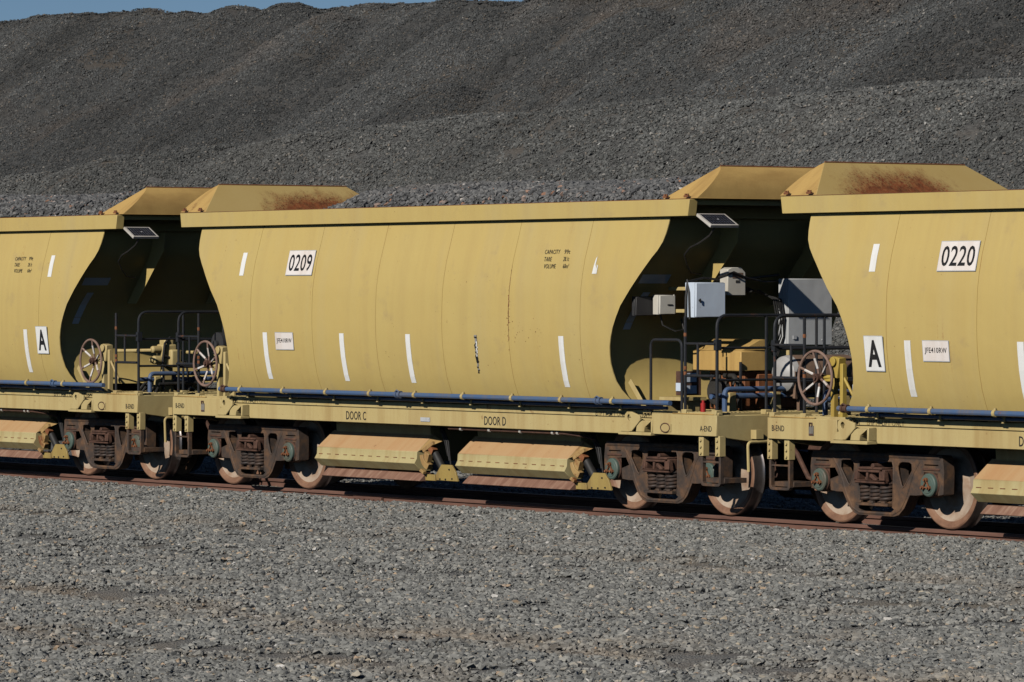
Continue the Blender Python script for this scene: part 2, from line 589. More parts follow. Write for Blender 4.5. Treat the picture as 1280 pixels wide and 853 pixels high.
def text_geo(s, tw, th, bold=0.0):
    """flat outline of a line of lettering, centred and fitted to a width and height"""
    key = (s, tw, th, bold)
    if key in TXT:
        return TXT[key]
    cu = bpy.data.curves.new('lettering', 'FONT')
    cu.body = s
    cu.size = 1.0
    cu.align_x = 'CENTER'
    cu.align_y = 'CENTER'
    cu.offset = bold
    cu.space_character = 1.05
    cu.resolution_u = 3
    ob = bpy.data.objects.new('lettering', cu)
    COL.objects.link(ob)
    dg = bpy.context.evaluated_depsgraph_get()
    me = bpy.data.meshes.new_from_object(ob.evaluated_get(dg))
    pts = [(v.co.x, v.co.y) for v in me.vertices]
    fs = [tuple(p.vertices) for p in me.polygons]
    bpy.data.objects.remove(ob)
    bpy.data.curves.remove(cu)
    bpy.data.meshes.remove(me)
    if pts:
        xm = (min(p[0] for p in pts) + max(p[0] for p in pts)) / 2
        ym = (min(p[1] for p in pts) + max(p[1] for p in pts)) / 2
        wx = max(p[0] for p in pts) - min(p[0] for p in pts)
        wy = max(p[1] for p in pts) - min(p[1] for p in pts)
        pts = [((p[0] - xm) * tw / wx, (p[1] - ym) * th / wy) for p in pts]
    TXT[key] = (pts, fs)
    return TXT[key]


# ------------------------------------------------------------------ noise for the terrain
_rng = np.random.default_rng(11)
_LAT = _rng.random((256, 256))


def vnoise(x, y):
    x = np.asarray(x, float)
    y = np.asarray(y, float)
    xi, yi = np.floor(x).astype(int), np.floor(y).astype(int)
    fx, fy = x - xi, y - yi
    fx = fx * fx * (3 - 2 * fx)
    fy = fy * fy * (3 - 2 * fy)
    L = lambda a, b: _LAT[a % 256, b % 256]
    return (L(xi, yi) * (1 - fx) + L(xi + 1, yi) * fx) * (1 - fy) + (L(xi, yi + 1) * (1 - fx) + L(xi + 1, yi + 1) * fx) * fy


def fbm(x, y, o=4):
    s, a, f = 0, 0.5, 1.0
    for i in range(o):
        s = s + a * (vnoise(x * f + 17.3 * i, y * f + 5.1 * i) - 0.5)
        a *= 0.5
        f *= 2.03
    return s


def grid_mesh(name, xs, ys, zf, mat, dens=None, keep=None):
    X, Y = np.meshgrid(xs, ys, indexing='ij')
    Z = zf(X, Y)
    nx, ny = X.shape
    vs = np.stack([X.ravel(), Y.ravel(), Z.ravel()], 1)
    idx = np.arange(nx * ny).reshape(nx, ny)
    q = np.stack([idx[:-1, :-1].ravel(), idx[1:, :-1].ravel(), idx[1:, 1:].ravel(), idx[:-1, 1:].ravel()], 1)
    if keep is not None:
        k = keep(X, Y).ravel()
        q = q[k[q].all(1)]
    me = bpy.data.meshes.new(name)
    me.from_pydata(vs.tolist(), [], q.tolist())
    me.materials.append(MATS[mat])
    me.polygons.foreach_set('use_smooth', [True] * len(me.polygons))
    d = np.ones(len(vs)) if dens is None else dens(X, Y).ravel()
    at = me.attributes.new('dens', 'FLOAT', 'POINT')
    at.data.foreach_set('value', d.astype(np.float32))
    me.update()
    return me


# clumps of crushed rock, scattered as instances over gravel surfaces
def make_clumps(tag_, n_var, radius, count, smin, smax, sink=0.35):
    rng = np.random.default_rng(hash(tag_) % 1000 if False else sum(map(ord, tag_)))
    col = bpy.data.collections.new('clumps_' + tag_)
    for k in range(n_var):
        bm = bmesh.new()
        shade = bm.verts.layers.float.new('shade')
        for i in range(count):
            a, rr = rng.random() * 2 * math.pi, radius * math.sqrt(rng.random())
            s = smin + (smax - smin) * rng.random() ** 2.2
            c = np.array([rr * math.cos(a), rr * math.sin(a), s * (0.5 - sink) + rng.random() * 0.012])
            ax = np.array([1.0, 0.6 + 0.3 * rng.random(), 0.42 + 0.3 * rng.random()]) * s
            p = rng.normal(size=(11, 3))
            p /= np.linalg.norm(p, axis=1)[:, None]
            p *= (0.8 + 0.35 * rng.random((11, 1)))
            th, tx = rng.random() * 6.28, rng.normal() * 0.45
            p = p * ax
            cx, sx_ = math.cos(tx), math.sin(tx)
            p = p @ np.array([[1, 0, 0], [0, cx, -sx_], [0, sx_, cx]])
            cz, sz = math.cos(th), math.sin(th)
            p = p @ np.array([[cz, -sz, 0], [sz, cz, 0], [0, 0, 1]]) + c
            b2 = bmesh.new()
            vv = [b2.verts.new(q) for q in p]
            r = bmesh.ops.convex_hull(b2, input=vv)
            bmesh.ops.delete(b2, geom=[g for g in r['geom_interior'] if isinstance(g, bmesh.types.BMVert)], context='VERTS')
            mp = {}
            sv = rng.random()
            for v in b2.verts:
                nv = bm.verts.new(v.co)
                nv[shade] = sv
                mp[v] = nv
            for f in b2.faces:
                try:
                    bm.faces.new([mp[v] for v in f.verts])
                except ValueError:
                    pass
            b2.free()
        bmesh.ops.recalc_face_normals(bm, faces=bm.faces)
        me = bpy.data.meshes.new('stone_clump')
        bm.to_mesh(me)
        bm.free()
        o = bpy.data.objects.new('stone_clump', me)
        col.objects.link(o)
    return col


CL_BIG = make_clumps('big', 10, 0.24, 46, 0.022, 0.062)
CL_FEW = make_clumps('few', 12, 0.045, 3, 0.024, 0.05)
CL_HILL = make_clumps('hill', 10, 0.26, 52, 0.022, 0.055)


def scatter(obj, coll, mat, density, seed=0, smin=0.7, smax=1.25):
    ng = bpy.data.node_groups.new('scatter_stones', 'GeometryNodeTree')
    ng.interface.new_socket('Geometry', in_out='INPUT', socket_type='NodeSocketGeometry')
    ng.interface.new_socket('Geometry', in_out='OUTPUT', socket_type='NodeSocketGeometry')
    N = ng.nodes.new
    L = ng.links.new
    gi, go = N('NodeGroupInput'), N('NodeGroupOutput')
    dp = N('GeometryNodeDistributePointsOnFaces')
    dp.inputs['Seed'].default_value = seed
    na = N('GeometryNodeInputNamedAttribute')
    na.data_type = 'FLOAT'
    na.inputs['Name'].default_value = 'dens'
    mu = N('ShaderNodeMath')
    mu.operation = 'MULTIPLY'
    mu.inputs[1].default_value = density
    L(na.outputs[0], mu.inputs[0])
    L(mu.outputs[0], dp.inputs['Density'])
    L(gi.outputs[0], dp.inputs['Mesh'])
    ci = N('GeometryNodeCollectionInfo')
    ci.inputs['Collection'].default_value = coll
    ci.inputs['Separate Children'].default_value = True
    ci.inputs['Reset Children'].default_value = True
    ip = N('GeometryNodeInstanceOnPoints')
    ip.inputs['Pick Instance'].default_value = True
    L(dp.outputs['Points'], ip.inputs['Points'])
    L(ci.outputs[0], ip.inputs['Instance'])
    rr = N('FunctionNodeRotateRotation')
    rr.rotation_space = 'LOCAL'
    L(dp.outputs['Rotation'], rr.inputs[0])
    rv = N('FunctionNodeRandomValue')
    rv.data_type = 'FLOAT_VECTOR'
    rv.inputs[0].default_value = (-0.06, -0.06, 0)
    rv.inputs[1].default_value = (0.06, 0.06, 6.283)
    er = N('FunctionNodeEulerToRotation')
    L(rv.outputs[0], er.inputs[0])
    L(er.outputs[0], rr.inputs[1])
    L(rr.outputs[0], ip.inputs['Rotation'])
    rs = N('FunctionNodeRandomValue')
    rs.data_type = 'FLOAT'
    rs.inputs[2].default_value = smin
    rs.inputs[3].default_value = smax
    rs.inputs['Seed'].default_value = 3
    L(rs.outputs[1], ip.inputs['Scale'])
    sm = N('GeometryNodeSetMaterial')
    sm.inputs['Material'].default_value = MATS[mat]
    L(ip.outputs[0], sm.inputs[0])
    jg = N('GeometryNodeJoinGeometry')
    L(gi.outputs[0], jg.inputs[0])
    L(sm.outputs[0], jg.inputs[0])
    L(jg.outputs[0], go.inputs[0])
    md = obj.modifiers.new('stones', 'NODES')
    md.node_group = ng
    return obj


def terrain(name, me):
    o = bpy.data.objects.new(name, me)
    COL.objects.link(o)
    return o


# ------------------------------------------------------------------ ground, gravel, stockpiles
def ground_z(X, Y):
    z = -0.10 + 0.10 * fbm(X * 0.35, Y * 0.5, 3) + 0.05 * fbm(X * 1.3, Y * 1.6, 3)
    # the ballast shoulder along the near rail; beyond, the bed drops a little
    z = z + 0.015 * np.exp(-((Y + 1.3) / 0.5) ** 2)
    z = np.where(np.abs(Y) < 1.0, np.minimum(z, -0.10), z)
    z = z - 0.10 * np.clip((np.abs(Y) < 0.62) * 1.0, 0, 1)
    # wheel ruts running beside the track
    for yc, d in ((-5.8, 0.05), (-8.4, 0.05), (-12.9, 0.045), (-15.3, 0.04)):
        z = z - d * np.exp(-((Y - yc - 0.25 * np.sin(X * 0.21 + yc)) / 0.35) ** 2)
    return z


big = G()
big.add([(-400, -400, -0.30), (400, -400, -0.30), (400, 600, -0.30), (-400, 600, -0.30)], [(0, 1, 2, 3)])
tag(part('ground', big, 'bed_foreground'), 'flat gravel yard ground reaching to the horizon', 'ground', kind='structure')

Cx, Cy = 45.784, -32.823


def depth_side(X, Y):
    dx, dy = X - Cx, Y - Cy
    d = dx * fw.x + dy * fw.y
    s = dx * rt.x + dy * rt.y
    return d, s


def near_keep(X, Y):
    d, s = depth_side(X, Y)
    return (d > 27) & (d < 75) & (np.abs(s) < d * 0.1085 + 3.0)


def near_dens(X, Y):
    d = np.ones_like(X)
    # dusty, trodden strips carry fewer loose stones
    for yc, wd in ((-5.8, 0.4), (-8.4, 0.4), (-12.9, 0.6), (-15.3, 0.55)):
        d = d - 0.72 * np.exp(-((Y - yc - 0.25 * np.sin(X * 0.21 + yc)) / wd) ** 2) * (0.4 + 1.2 * vnoise(X * 0.5, Y * 0.5))
    d = d * (0.75 + 0.7 * vnoise(X * 0.45 + 9, Y * 0.7))
    d = np.clip(d, 0.45, 1.3)
    d = np.where(Y > 0.9, d * 0.6, d)
    # no stones over the rail heads
    d = np.where((np.abs(np.abs(Y) - 0.75) < 0.20), 0.0, d)
    return d


gm = grid_mesh('gravel_yard', np.arange(-25, 30, 0.1), np.arange(-24, 10, 0.1), ground_z, 'bed_foreground', near_dens, near_keep)
gy = terrain('gravel_yard', gm)
scatter(gy, CL_BIG, 'stone_foreground', 34.0, 1, 0.40, 0.85)
tag(gy, 'grey crushed rock gravel spread in front of and under the train', 'gravel', kind='stuff')


def bench_z(X, Y):
    crest = np.interp(X, [-60, -42, -33, -24, -10, 10], [4.6, 4.8, 5.3, 5.9, 5.95, 6.0]) + 0.9 * fbm(X * 0.13 + 3, Y * 0.02, 3)
    toe = 5.7 + 1.6 * fbm(X * 0.10, Y * 0 + 2.2, 3)
    lob = 0.55 * np.abs(np.sin(X * 0.42 + 0.8 * np.sin(X * 0.17))) - 0.25
    s = (Y - toe + lob) * 0.70
    back = crest - 0.02 * (Y - 14) + 0.15 * fbm(X * 0.4, Y * 0.4, 3)
    k = 0.25
    h = -k * np.log(np.exp(-s / k) + np.exp(-back / k))
    return np.maximum(h, -0.4) + 0.16 * fbm(X * 0.9, Y * 0.9, 4)


def vis_keep(d0, d1, marg):
    def f(X, Y):
        d, s = depth_side(X, Y)
        return (d > d0) & (d < d1) & (np.abs(s) < d * 0.1085 + marg)
    return f


bm_ = grid_mesh('gravel_bench', np.arange(-62, 6, 0.22), np.arange(4.5, 27, 0.22), bench_z, 'bed_bench',
                lambda X, Y: np.where(Y > 17.0, 0.12, 1.0) * np.where(bench_z(X, Y) < 1.0, 0.3, 1.0), vis_keep(56, 125, 3))
gb = terrain('gravel_bench', bm_)
scatter(gb, CL_HILL, 'stone_bench', 20.0, 2, 0.6, 1.0)
tag(gb, 'low bench of grey crushed rock directly behind the wagons', 'gravel heap', kind='stuff')

PEAKS = [(-86, 36, 10.6), (-80, 35.0, 10.5), (-75.0, 35.8, 10.45), (-70.8, 34.6, 10.15), (-66.8, 36.0, 10.6), (-63.0, 35.2, 10.45), (-59.5, 34.4, 10.0), (-56.0, 35.8, 10.25),
         (-52.5, 34.6, 9.75), (-49.0, 35.6, 9.75), (-45.5, 34.3, 9.45), (-42, 35.4, 9.6)]
NEARP = [(-27.5, 27.5, 10.6), (-22.5, 28.5, 11.0), (-18, 27.4, 11.2), (-31.5, 29.0, 9.7), (-13, 28, 11), (-36.0, 31.0, 9.3)]


def pile_z(X, Y):
    sl_ = 0.70
    z = 9.72 + 0.030 * (-X - 45) - sl_ * np.abs(Y - 35.6 - 1.2 * fbm(X * 0.12, X * 0 + 4, 2)) + 0.6 * fbm(X * 0.3, X * 0 + 7, 3)
    for (px, py, pz) in PEAKS + NEARP:
        r = np.sqrt((X - px) ** 2 + (Y - py) ** 2 + 0.6)
        z = np.maximum(z, pz + 0.12 - sl_ * (r - 0.5) + 0.25 * fbm(X * 0.35 + px, Y * 0.35, 3))
    # later tips part way down the face
    for (px, py, pz) in [(-64.5, 31.2, 8.0), (-48, 30.4, 7.7), (-57, 30.8, 7.6), (-73, 31.6, 8.3), (-38, 29.0, 8.2), (-24, 24.2, 8.5), (-17.5, 24.6, 8.9), (-29.5, 25.6, 7.9)]:
        r = np.sqrt((X - px) ** 2 + (Y - py) ** 2 + 0.6)
        z = np.maximum(z, pz - 0.66 * (r - 0.5))
    return np.maximum(z + 0.14 * fbm(X * 0.8, Y * 0.8, 4), 3.0)


pm = grid_mesh('gravel_stockpile', np.arange(-92, -8, 0.25), np.arange(16, 44, 0.25), pile_z, 'bed_pile',
               lambda X, Y: np.where((pile_z(X, Y) > 4.6) & (Y < 38), 1.0, 0.0), vis_keep(70, 165, 3.5))
gp = terrain('gravel_stockpile', pm)
scatter(gp, CL_HILL, 'stone_pile', 20.0, 3, 0.55, 0.9)
tag(gp, 'tall dark grey stockpile of crushed rock filling the background to the sky', 'stockpile', kind='stuff')

# ------------------------------------------------------------------ railway track
trk = empty('railway_track', (0, 0, 0))
tag(trk, 'rusty rail track half buried in grey gravel under the wagons', 'railway track')


def rail_geo():
    g = G()
    pr = [(-0.075, -0.175), (0.075, -0.175), (0.075, -0.162), (0.012, -0.140), (0.009, -0.050), (0.036, -0.038), (0.036, -0.012), (0.026, -0.001),
          (-0.026, -0.001), (-0.036, -0.012), (-0.036, -0.038), (-0.009, -0.050), (-0.012, -0.140), (-0.075, -0.162)]
    g.prism(pr, 'x', -60, 45)
    g.box(-60, 45, -0.024, 0.024, -0.001, 0.0, 1)
    return g


for ys in (-0.753, 0.753):
    rl = part('rail', rail_geo, ('rail_rust', 'rail_top'), trk, key='rail', loc=(0, ys, 0))


def fish():
    g = G()
    g.box(-0.32, 0.32, -0.055, -0.012, -0.125, -0.045)
    for i in range(6):
        x = -0.27 + 0.108 * i
        g.cyl((x, -0.085, -0.085), (x, -0.05, -0.085), 0.016, 6)
    return g


for fx in (-3.6, 9.8):
    part('fishplate', fish, 'rail_rust', trk, key='fish', loc=(fx, -0.753, 0), bevel=0.004)


def sleeper():
    g = G()
    g.prism([(-0.13, -0.40), (0.13, -0.40), (0.11, -0.178), (-0.11, -0.178)], 'y', -1.25, 1.25)
    return g


def clip():
    g = G()
    for s in (-1, 1):
        g.tube([(-0.05, s * 0.13, -0.165), (-0.05, s * 0.07, -0.145), (0.0, s * 0.06, -0.13), (0.05, s * 0.09, -0.14), (0.05, s * 0.14, -0.165)], 0.011, 6)
        g.box(-0.06, 0.06, s * 0.12 - 0.03, s * 0.12 + 0.03, -0.18, -0.135)
    return g


xs_ = np.arange(-20, 16, 0.66)
for x in xs_:
    part('sleeper', sleeper, 'concrete', trk, key='sleeper', loc=(float(x), 0, 0))
    for ys in (-0.753,):
        part('rail_clip', clip, 'rust_dark', trk, key='clip', loc=(float(x), ys, 0))

# ------------------------------------------------------------------ wagon geometry (local: x along track, y < 0 near side, z above rail)
WZ = [1.27, 1.31, 1.40, 1.50, 1.60, 1.70, 1.80, 1.90, 2.00, 2.10, 2.22, 2.35, 2.45, 2.54, 2.62, 2.70, 2.79, 2.88, 2.97, 3.06, 3.16, 3.25, 3.36]
_WP = ([1.26, 1.34, 1.50, 1.70, 1.90, 2.07, 2.30, 2.54, 2.70, 2.88, 3.10, 3.36], [1.465, 1.503, 1.556, 1.596, 1.620, 1.629, 1.629, 1.617, 1.594, 1.558, 1.496, 1.425])
_EP = ([1.26, 1.32, 1.40, 1.50, 1.65, 1.78, 1.95, 2.15, 2.35, 2.58, 2.82, 3.00, 3.08, 3.20, 3.36], [4.39, 4.33, 4.25, 4.19, 4.145, 4.14, 4.165, 4.245, 4.37, 4.585, 4.805, 4.98, 5.02, 5.045, 5.05])


def W(z):
    return float(np.interp(z, *_WP))


def E_(z):
    return float(np.interp(z, *_EP))


REC = 0.11                             # the end sheets stand this far inside the side sheets' edges
SEAMS = [-3.55, -2.10, -0.66, 0.78, 2.17, 3.60]


def body_core():
    g = G()
    n = len(WZ)
    off = 0.003
    rows = []
    ys = None
    # near (weld colour) and far side sheets, end sheets
    for side, mi in ((-1, 1), (1, 0)):
        o = off if side < 0 else 0
        vs, fs = [], []
        for z in WZ:
            for x in (-E_(z) + REC, E_(z) - REC):
                vs.append((x, side * (W(z) - o), z))
        for i in range(n - 1):
            fs.append((2 * i, 2 * i + 1, 2 * i + 3, 2 * i + 2))
        g.add(vs, fs, mi)
    for sx in (-1, 1):
        vs, fs = [], []
        for z in WZ:
            for t in (-1, -0.5, 0, 0.5, 1):
                yy = t * W(z)
                if t == -1:
                    yy = -(W(z) - off)
                vs.append((sx * (E_(z) - REC), yy, z))
        for i in range(n - 1):
            for j in range(4):
                fs.append((5 * i + j, 5 * i + j + 1, 5 * (i + 1) + j + 1, 5 * (i + 1) + j))
        g.add(vs, fs, 0)
    z = WZ[0]
    g.add([(-E_(z) + REC, -W(z) + off, z), (E_(z) - REC, -W(z) + off, z), (E_(z) - REC, W(z), z), (-E_(z) + REC, W(z), z)], [(0, 1, 2, 3)], 0)
    # stiffening fins on the sloping end sheets
    for sx in (-1, 1):
        for yy in (-0.62, 0.62):
            pts = [(sx * (E_(q) - REC - 0.01), q) for q in (2.35, 2.6, 2.85, 3.05, 3.3)] + [(sx * 5.26, 3.3), (sx * 5.22, 3.05), (sx * 4.50, 2.35)]
            g.prism(pts, 'y', yy - 0.008, yy + 0.008, 0)
    return g


def side_panel(xa, xb, end):
    """one curved side sheet between two welds; end = -1/1 follows the hopper's end outline"""
    def f():
        g = G()
        th = 0.012
        vs, fs = [], []
        for z in WZ:
            x0 = -E_(z) - 0.002 if end == -1 else xa + 0.004
            x1 = E_(z) + 0.002 if end == 1 else xb - 0.004
            vs += [(x0, -W(z), z), (x1, -W(z), z), (x1, -W(z) + th, z), (x0, -W(z) + th, z)]
        n = len(WZ)
        for i in range(n - 1):
            a, b = 4 * i, 4 * (i + 1)
            for j in range(4):
                j2 = (j + 1) % 4
                fs.append((a + j, a + j2, b + j2, b + j))
        fs += [(0, 1, 2, 3), tuple(4 * (n - 1) + j for j in (3, 2, 1, 0))]
        g.add(vs, fs)
        return g
    return f


def rim_geo(side):
    def f():
        g = G()
        y0, y1 = (-1.50, -1.385) if side < 0 else (1.385, 1.50)
        g.prism([(-5.50, 3.53), (5.50, 3.53), (5.47, 3.345), (-5.47, 3.345)], 'y', y0, y1)
        # rusted top edge
        g.box(-5.48, 5.48, y0 + 0.004, y1 - 0.004, 3.5295, 3.537, 1)
        return g
    return f


def end_rim():
    g = G()
    for sx in (-1, 1):
        a, b = sorted((sx * 4.97, sx * 5.05))
        g.box(a, b, -1.384, 1.384, 3.33, 3.53)
        a, b = sorted((sx * 5.40, sx * 5.47))
        g.box(a, b, -1.384, 1.384, 3.47, 3.528)
    return g


def hood(sx):
    def f():
        g = G()
        zb, zt = 3.54, 3.905
        cur = [(5.575, zb), (5.572, 3.64), (5.545, 3.73), (5.50, 3.81), (5.445, 3.87), (5.385, zt)]
        yb, yt = 1.455, 0.985
        Y = lambda z: yb + (yt - yb) * (z - zb) / (zt - zb)
        near = [(sx * x, -Y(z), z) for x, z in cur]
        far = [(sx * x, Y(z), z) for x, z in cur]
        ib_n, ib_f = (sx * 4.94, -yb, zb), (sx * 4.94, yb, zb)
        n = len(cur)
        # outer curved face
        g.add(near + far, [(i, i + 1, n + i + 1, n + i) for i in range(n - 1)], 0)
        # inner face scoured by ballast
        g.add([ib_n, near[-1], far[-1], ib_f], [(0, 1, 2, 3)], 1)
        # side panels
        g.add([ib_n] + near, [tuple(range(n + 1))], 0)
        g.add([ib_f] + far, [tuple(range(n + 1))], 0)
        g.add([ib_n, near[0], far[0], ib_f], [(0, 1, 2, 3)], 0)
        return g
    return f


def hood_trim(sx):
    def f():
        g = G()
        for s in (-1, 1):
            for x in (5.03, 5.42):
                g.obox((sx * x, s * 1.478, 3.562), (0.075, 0.03, 0.022))
                g.cyl((sx * x - 0.02, s * 1.478, 3.565), (sx * x - 0.02, s * 1.478, 3.592), 0.012, 6)
                g.cyl((sx * x + 0.02, s * 1.478, 3.565), (sx * x + 0.02, s * 1.478, 3.592), 0.012, 6)
        g.tube([(sx * 5.385, -0.985, 3.907), (sx * 5.385, 0.985, 3.907)], 0.009, 6)
        return g
    return f


def sill(side):
    def f():
        g = G()
        s = side
        def b(x0, x1, ya, yb, z0, z1, m=0):
            y0, y1 = sorted((s * ya, s * yb))
            g.box(x0, x1, y0, y1, z0, z1, m)
        b(-4.78, 4.78, 1.16, 1.30, 0.90, 1.165)
        # doubler strip along the top with rounded ends
        pts = [(-4.66, 1.09), (4.66, 1.09), (4.66, 1.14), (4.64, 1.163), (4.60, 1.172), (-4.60, 1.172), (-4.64, 1.163), (-4.66, 1.14)]
        y0, y1 = sorted((s * 1.302, s * 1.318))
        g.prism(pts, 'y', y0, y1)
        return g
    return f


def end_block(sx, side):
    def f():
        g = G()
        x0, x1 = sorted((sx * 4.66, sx * 5.86))
        y0, y1 = sorted((side * 1.14, side * 1.40))
        g.box(x0, x1, y0, y1, 0.912, 1.145)
        # bare worn top edge strip
        xa, xb = sorted((sx * 5.05, sx * 5.80))
        ya, yb = sorted((side * 1.404, side * 1.36))
        g.box(xa, xb, ya, yb, 1.1455, 1.157, 1)
        return g
    return f


def end_beam(sx):
    def f():
        g = G()
        x0, x1 = sorted((sx * 5.74, sx * 5.862))
        g.prism([(-1.395, 1.143), (-1.395, 0.915), (-0.75, 0.82), (0.75, 0.82), (1.395, 0.915), (1.395, 1.143)], 'x', x0, x1)
        return g
    return f


def lug(c):
    def f():
        g = G()
        X = lambda t: c + t
        # lifting plate with a hole, jacking foot and folded gusset
        hole = [(X(-0.11) + 0.034 * math.cos(a), 1.088 + 0.036 * math.sin(a)) for a in np.linspace(0, 2 * math.pi, 12, endpoint=False)]
        outl = [(X(-0.20), 1.06), (X(-0.19), 1.125), (X(-0.15), 1.155), (X(-0.07), 1.155), (X(0.09), 1.115), (X(0.10), 1.06), (X(-0.06), 0.935), (X(-0.11), 0.93)]
        g.prism(outl, 'y', -1.435, -1.405, 0, [hole])
        g.box(X(-0.31), X(0.31), -1.44, -1.302, 0.893, 0.928)
        g.prism([(X(-0.28), 0.929), (X(-0.10), 0.929), (X(-0.12), 1.0), (X(-0.20), 1.02), (X(-0.28), 0.985)], 'y', -1.425, -1.302)
        g.prism([(X(0.0), 0.929), (X(0.16), 0.929), (X(0.17), 0.985), (X(0.29), 1.06), (X(0.12), 1.06), (X(0.02), 1.02)], 'y', -1.42, -1.302)
        g.box(X(0.27), X(0.30), -1.41, -1.302, 0.929, 1.07)
        return g
    return f


def main_pipes(x0, x1):
    def f():
        g = G()
        g.cyl((x0, -1.505, 1.268), (x1, -1.505, 1.268), 0.030, 10)
        g.cyl((x0 + 0.25, -1.40, 1.207), (x1 - 0.2, -1.40, 1.207), 0.021, 10)
        return g
    return f


def clamp():
    g = G()
    g.lathe([(0.038, -0.022), (0.038, 0.022)], (0, -1.505, 1.268), 'x', 10)
    g.lathe([(0.02, -0.022), (0.038, -0.022)], (0, -1.505, 1.268), 'x', 10)
    g.lathe([(0.02, 0.022), (0.038, 0.022)], (0, -1.505, 1.268), 'x', 10)
    g.lathe([(0.029, 0.03), (0.029, 0.065)], (0, -1.40, 1.207), 'x', 10)
    g.box(-0.018, 0.018, -1.41, -1.30, 1.165, 1.235)
    g.prism([(-1.41, 1.235), (-1.38, 1.235), (-1.47, 1.262), (-1.50, 1.245)], 'x', -0.015, 0.015)
    g.box(-0.014, 0.014, -1.512, -1.50, 1.30, 1.322)
    return g


def coupling():
    g = G()
    g.lathe([(0.03, -0.05), (0.045, -0.05), (0.045, -0.02), (0.036, -0.02), (0.036, 0.02), (0.045, 0.02), (0.045, 0.05), (0.03, 0.05)], (0, -1.505, 1.268), 'x', 12)
    g.tube([(0.05, -1.53, 1.30), (0.0, -1.54, 1.32), (-0.05, -1.53, 1.30)], 0.01, 6)
    return g


def trough(x0, x1):
    def f():
        g = G()
        g.prism([(-1.10, 1.28), (-0.96, 0.90), (-0.92, 0.45), (0.92, 0.45), (0.96, 0.90), (1.10, 1.28)], 'x', x0, x1)
        return g
    return f


def underframe():
    g = G()
    g.box(-5.70, 5.70, -0.26, 0.26, 0.74, 1.10)
    for sx in (-1, 1):
        g.prism([(-1.15, 0.92), (-0.4, 0.86), (0.4, 0.86), (1.15, 0.92), (1.15, 1.12), (-1.15, 1.12)], 'x', sx * 4.41 - 0.22, sx * 4.41 + 0.22)
        a, b = sorted((sx * 3.25, sx * 3.33))
        g.box(a, b, -1.15, 1.15, 0.93, 1.25)
    for sx in (-1, 1):
        a, b = sorted((sx * 4.2, sx * 5.72))
        g.box(a, b, -1.12, 1.12, 1.06, 1.10)
    for x in (0.0,):
        g.box(x - 0.05, x + 0.05, -1.15, 1.15, 0.93, 1.26)
    return g


def coupler(sx):
    def f():
        g = G()
        a, b = sorted((sx * 5.5, sx * 6.12))
        g.box(a, b, -0.09, 0.09, 0.74, 0.92)
        g.prism([(sx * 6.12, -0.14), (sx * 6.12, 0.13), (sx * 6.31, 0.13), (sx * 6.31, 0.03), (sx * 6.22, 0.0), (sx * 6.22, -0.05), (sx * 6.30, -0.17)], 'z', 0.70, 0.96)
        g.tube([(sx * 5.8, -0.32, 0.80), (sx * 5.98, -0.36, 0.70), (sx * 6.15, -0.34, 0.45), (sx * 6.25, -0.28, 0.40)], 0.03, 8)
        return g
    return f


# -- discharge doors
def door_panel(L):
    def f():
        g = G()
        th = 0.012
        prof = [(-0.93, 0.775), (-1.185, 0.565), (-1.19, 0.487), (-1.225, 0.428), (-1.12, 0.335), (-0.95, 0.335), (-0.93, 0.60)]
        g.prism(prof, 'x', 0, L)
        g.prism([(-0.932, 0.7795), (-1.180, 0.575), (-1.1785, 0.568), (-0.932, 0.770)], 'x', 0.004, L - 0.004, 1)
        return g
    return f


def door_strap(L):
    def f():
        g = G()
        n = 12
        for i in range(n):
            x = L * (i + 0.3) / n
            g.box(x, x + L / n * 0.42, -1.196, -1.188, 0.484, 0.4925)
        return g
    return f


def chute_plate(L):
    def f():
        g = G()
        g.prism([(-1.12, 0.310), (-1.22, 0.222), (-1.21, 0.215), (-1.0, 0.215), (-1.0, 0.310)], 'x', 0.15, L + 0.10)
        return g
    return f


def door_end(L):
    def f():
        g = G()
        # triangular end gusset
        g.add([(L, -1.17, 0.575), (L, -0.94, 0.77), (L + 0.22, -0.96, 0.70)], [(0, 1, 2)])
        g.prism([(L + 0.02, 0.60), (L + 0.24, 0.70), (L + 0.26, 0.66), (L + 0.05, 0.555)], 'y', -1.13, -1.09)
        # curved locking plate
        pts = [(L + 0.02, 0.56)]
        a = [(L + 0.03 + 0.20 * (1 - math.cos(t)), 0.55 - 0.20 * math.sin(t)) for t in np.linspace(0.1, 1.35, 7)]
        b = [(L + 0.09 + 0.18 * (1 - math.cos(t)), 0.55 - 0.13 * math.sin(t)) for t in np.linspace(1.35, 0.1, 7)]
        g.prism(a + b, 'y', -1.17, -1.10)
        g.obox((L + 0.14, -1.12, 0.50), (0.10, 0.07, 0.13), (0, 0.35, 0))
        g.prism([(L + 0.06, 0.34), (L + 0.15, 0.30), (L + 0.16, 0.335), (L + 0.10, 0.37)], 'y', -1.20, -1.15)
        return g
    return f


def door_ram(L):
    def f():
        g = G()
        g.cyl((L + 0.20, -1.06, 0.57), (L + 0.36, -1.02, 0.33), 0.050, 12, 0)
        g.cyl((L + 0.16, -1.07, 0.63), (L + 0.22, -1.06, 0.54), 0.036, 10, 1)
        g.obox((L + 0.20, -1.09, 0.60), (0.10, 0.07, 0.07), (0, 0.6, 0), 1)
        for k in range(3):
            p = [(L + 0.02 + 0.02 * k, -0.80, 0.95), (L + 0.16 + 0.03 * k, -0.95, 0.84), (L + 0.30 + 0.04 * k, -0.98, 0.70), (L + 0.34 + 0.03 * k, -0.96, 0.52 - 0.05 * k)]
            g.tube(p, 0.011, 6, 0)
        return g
    return f


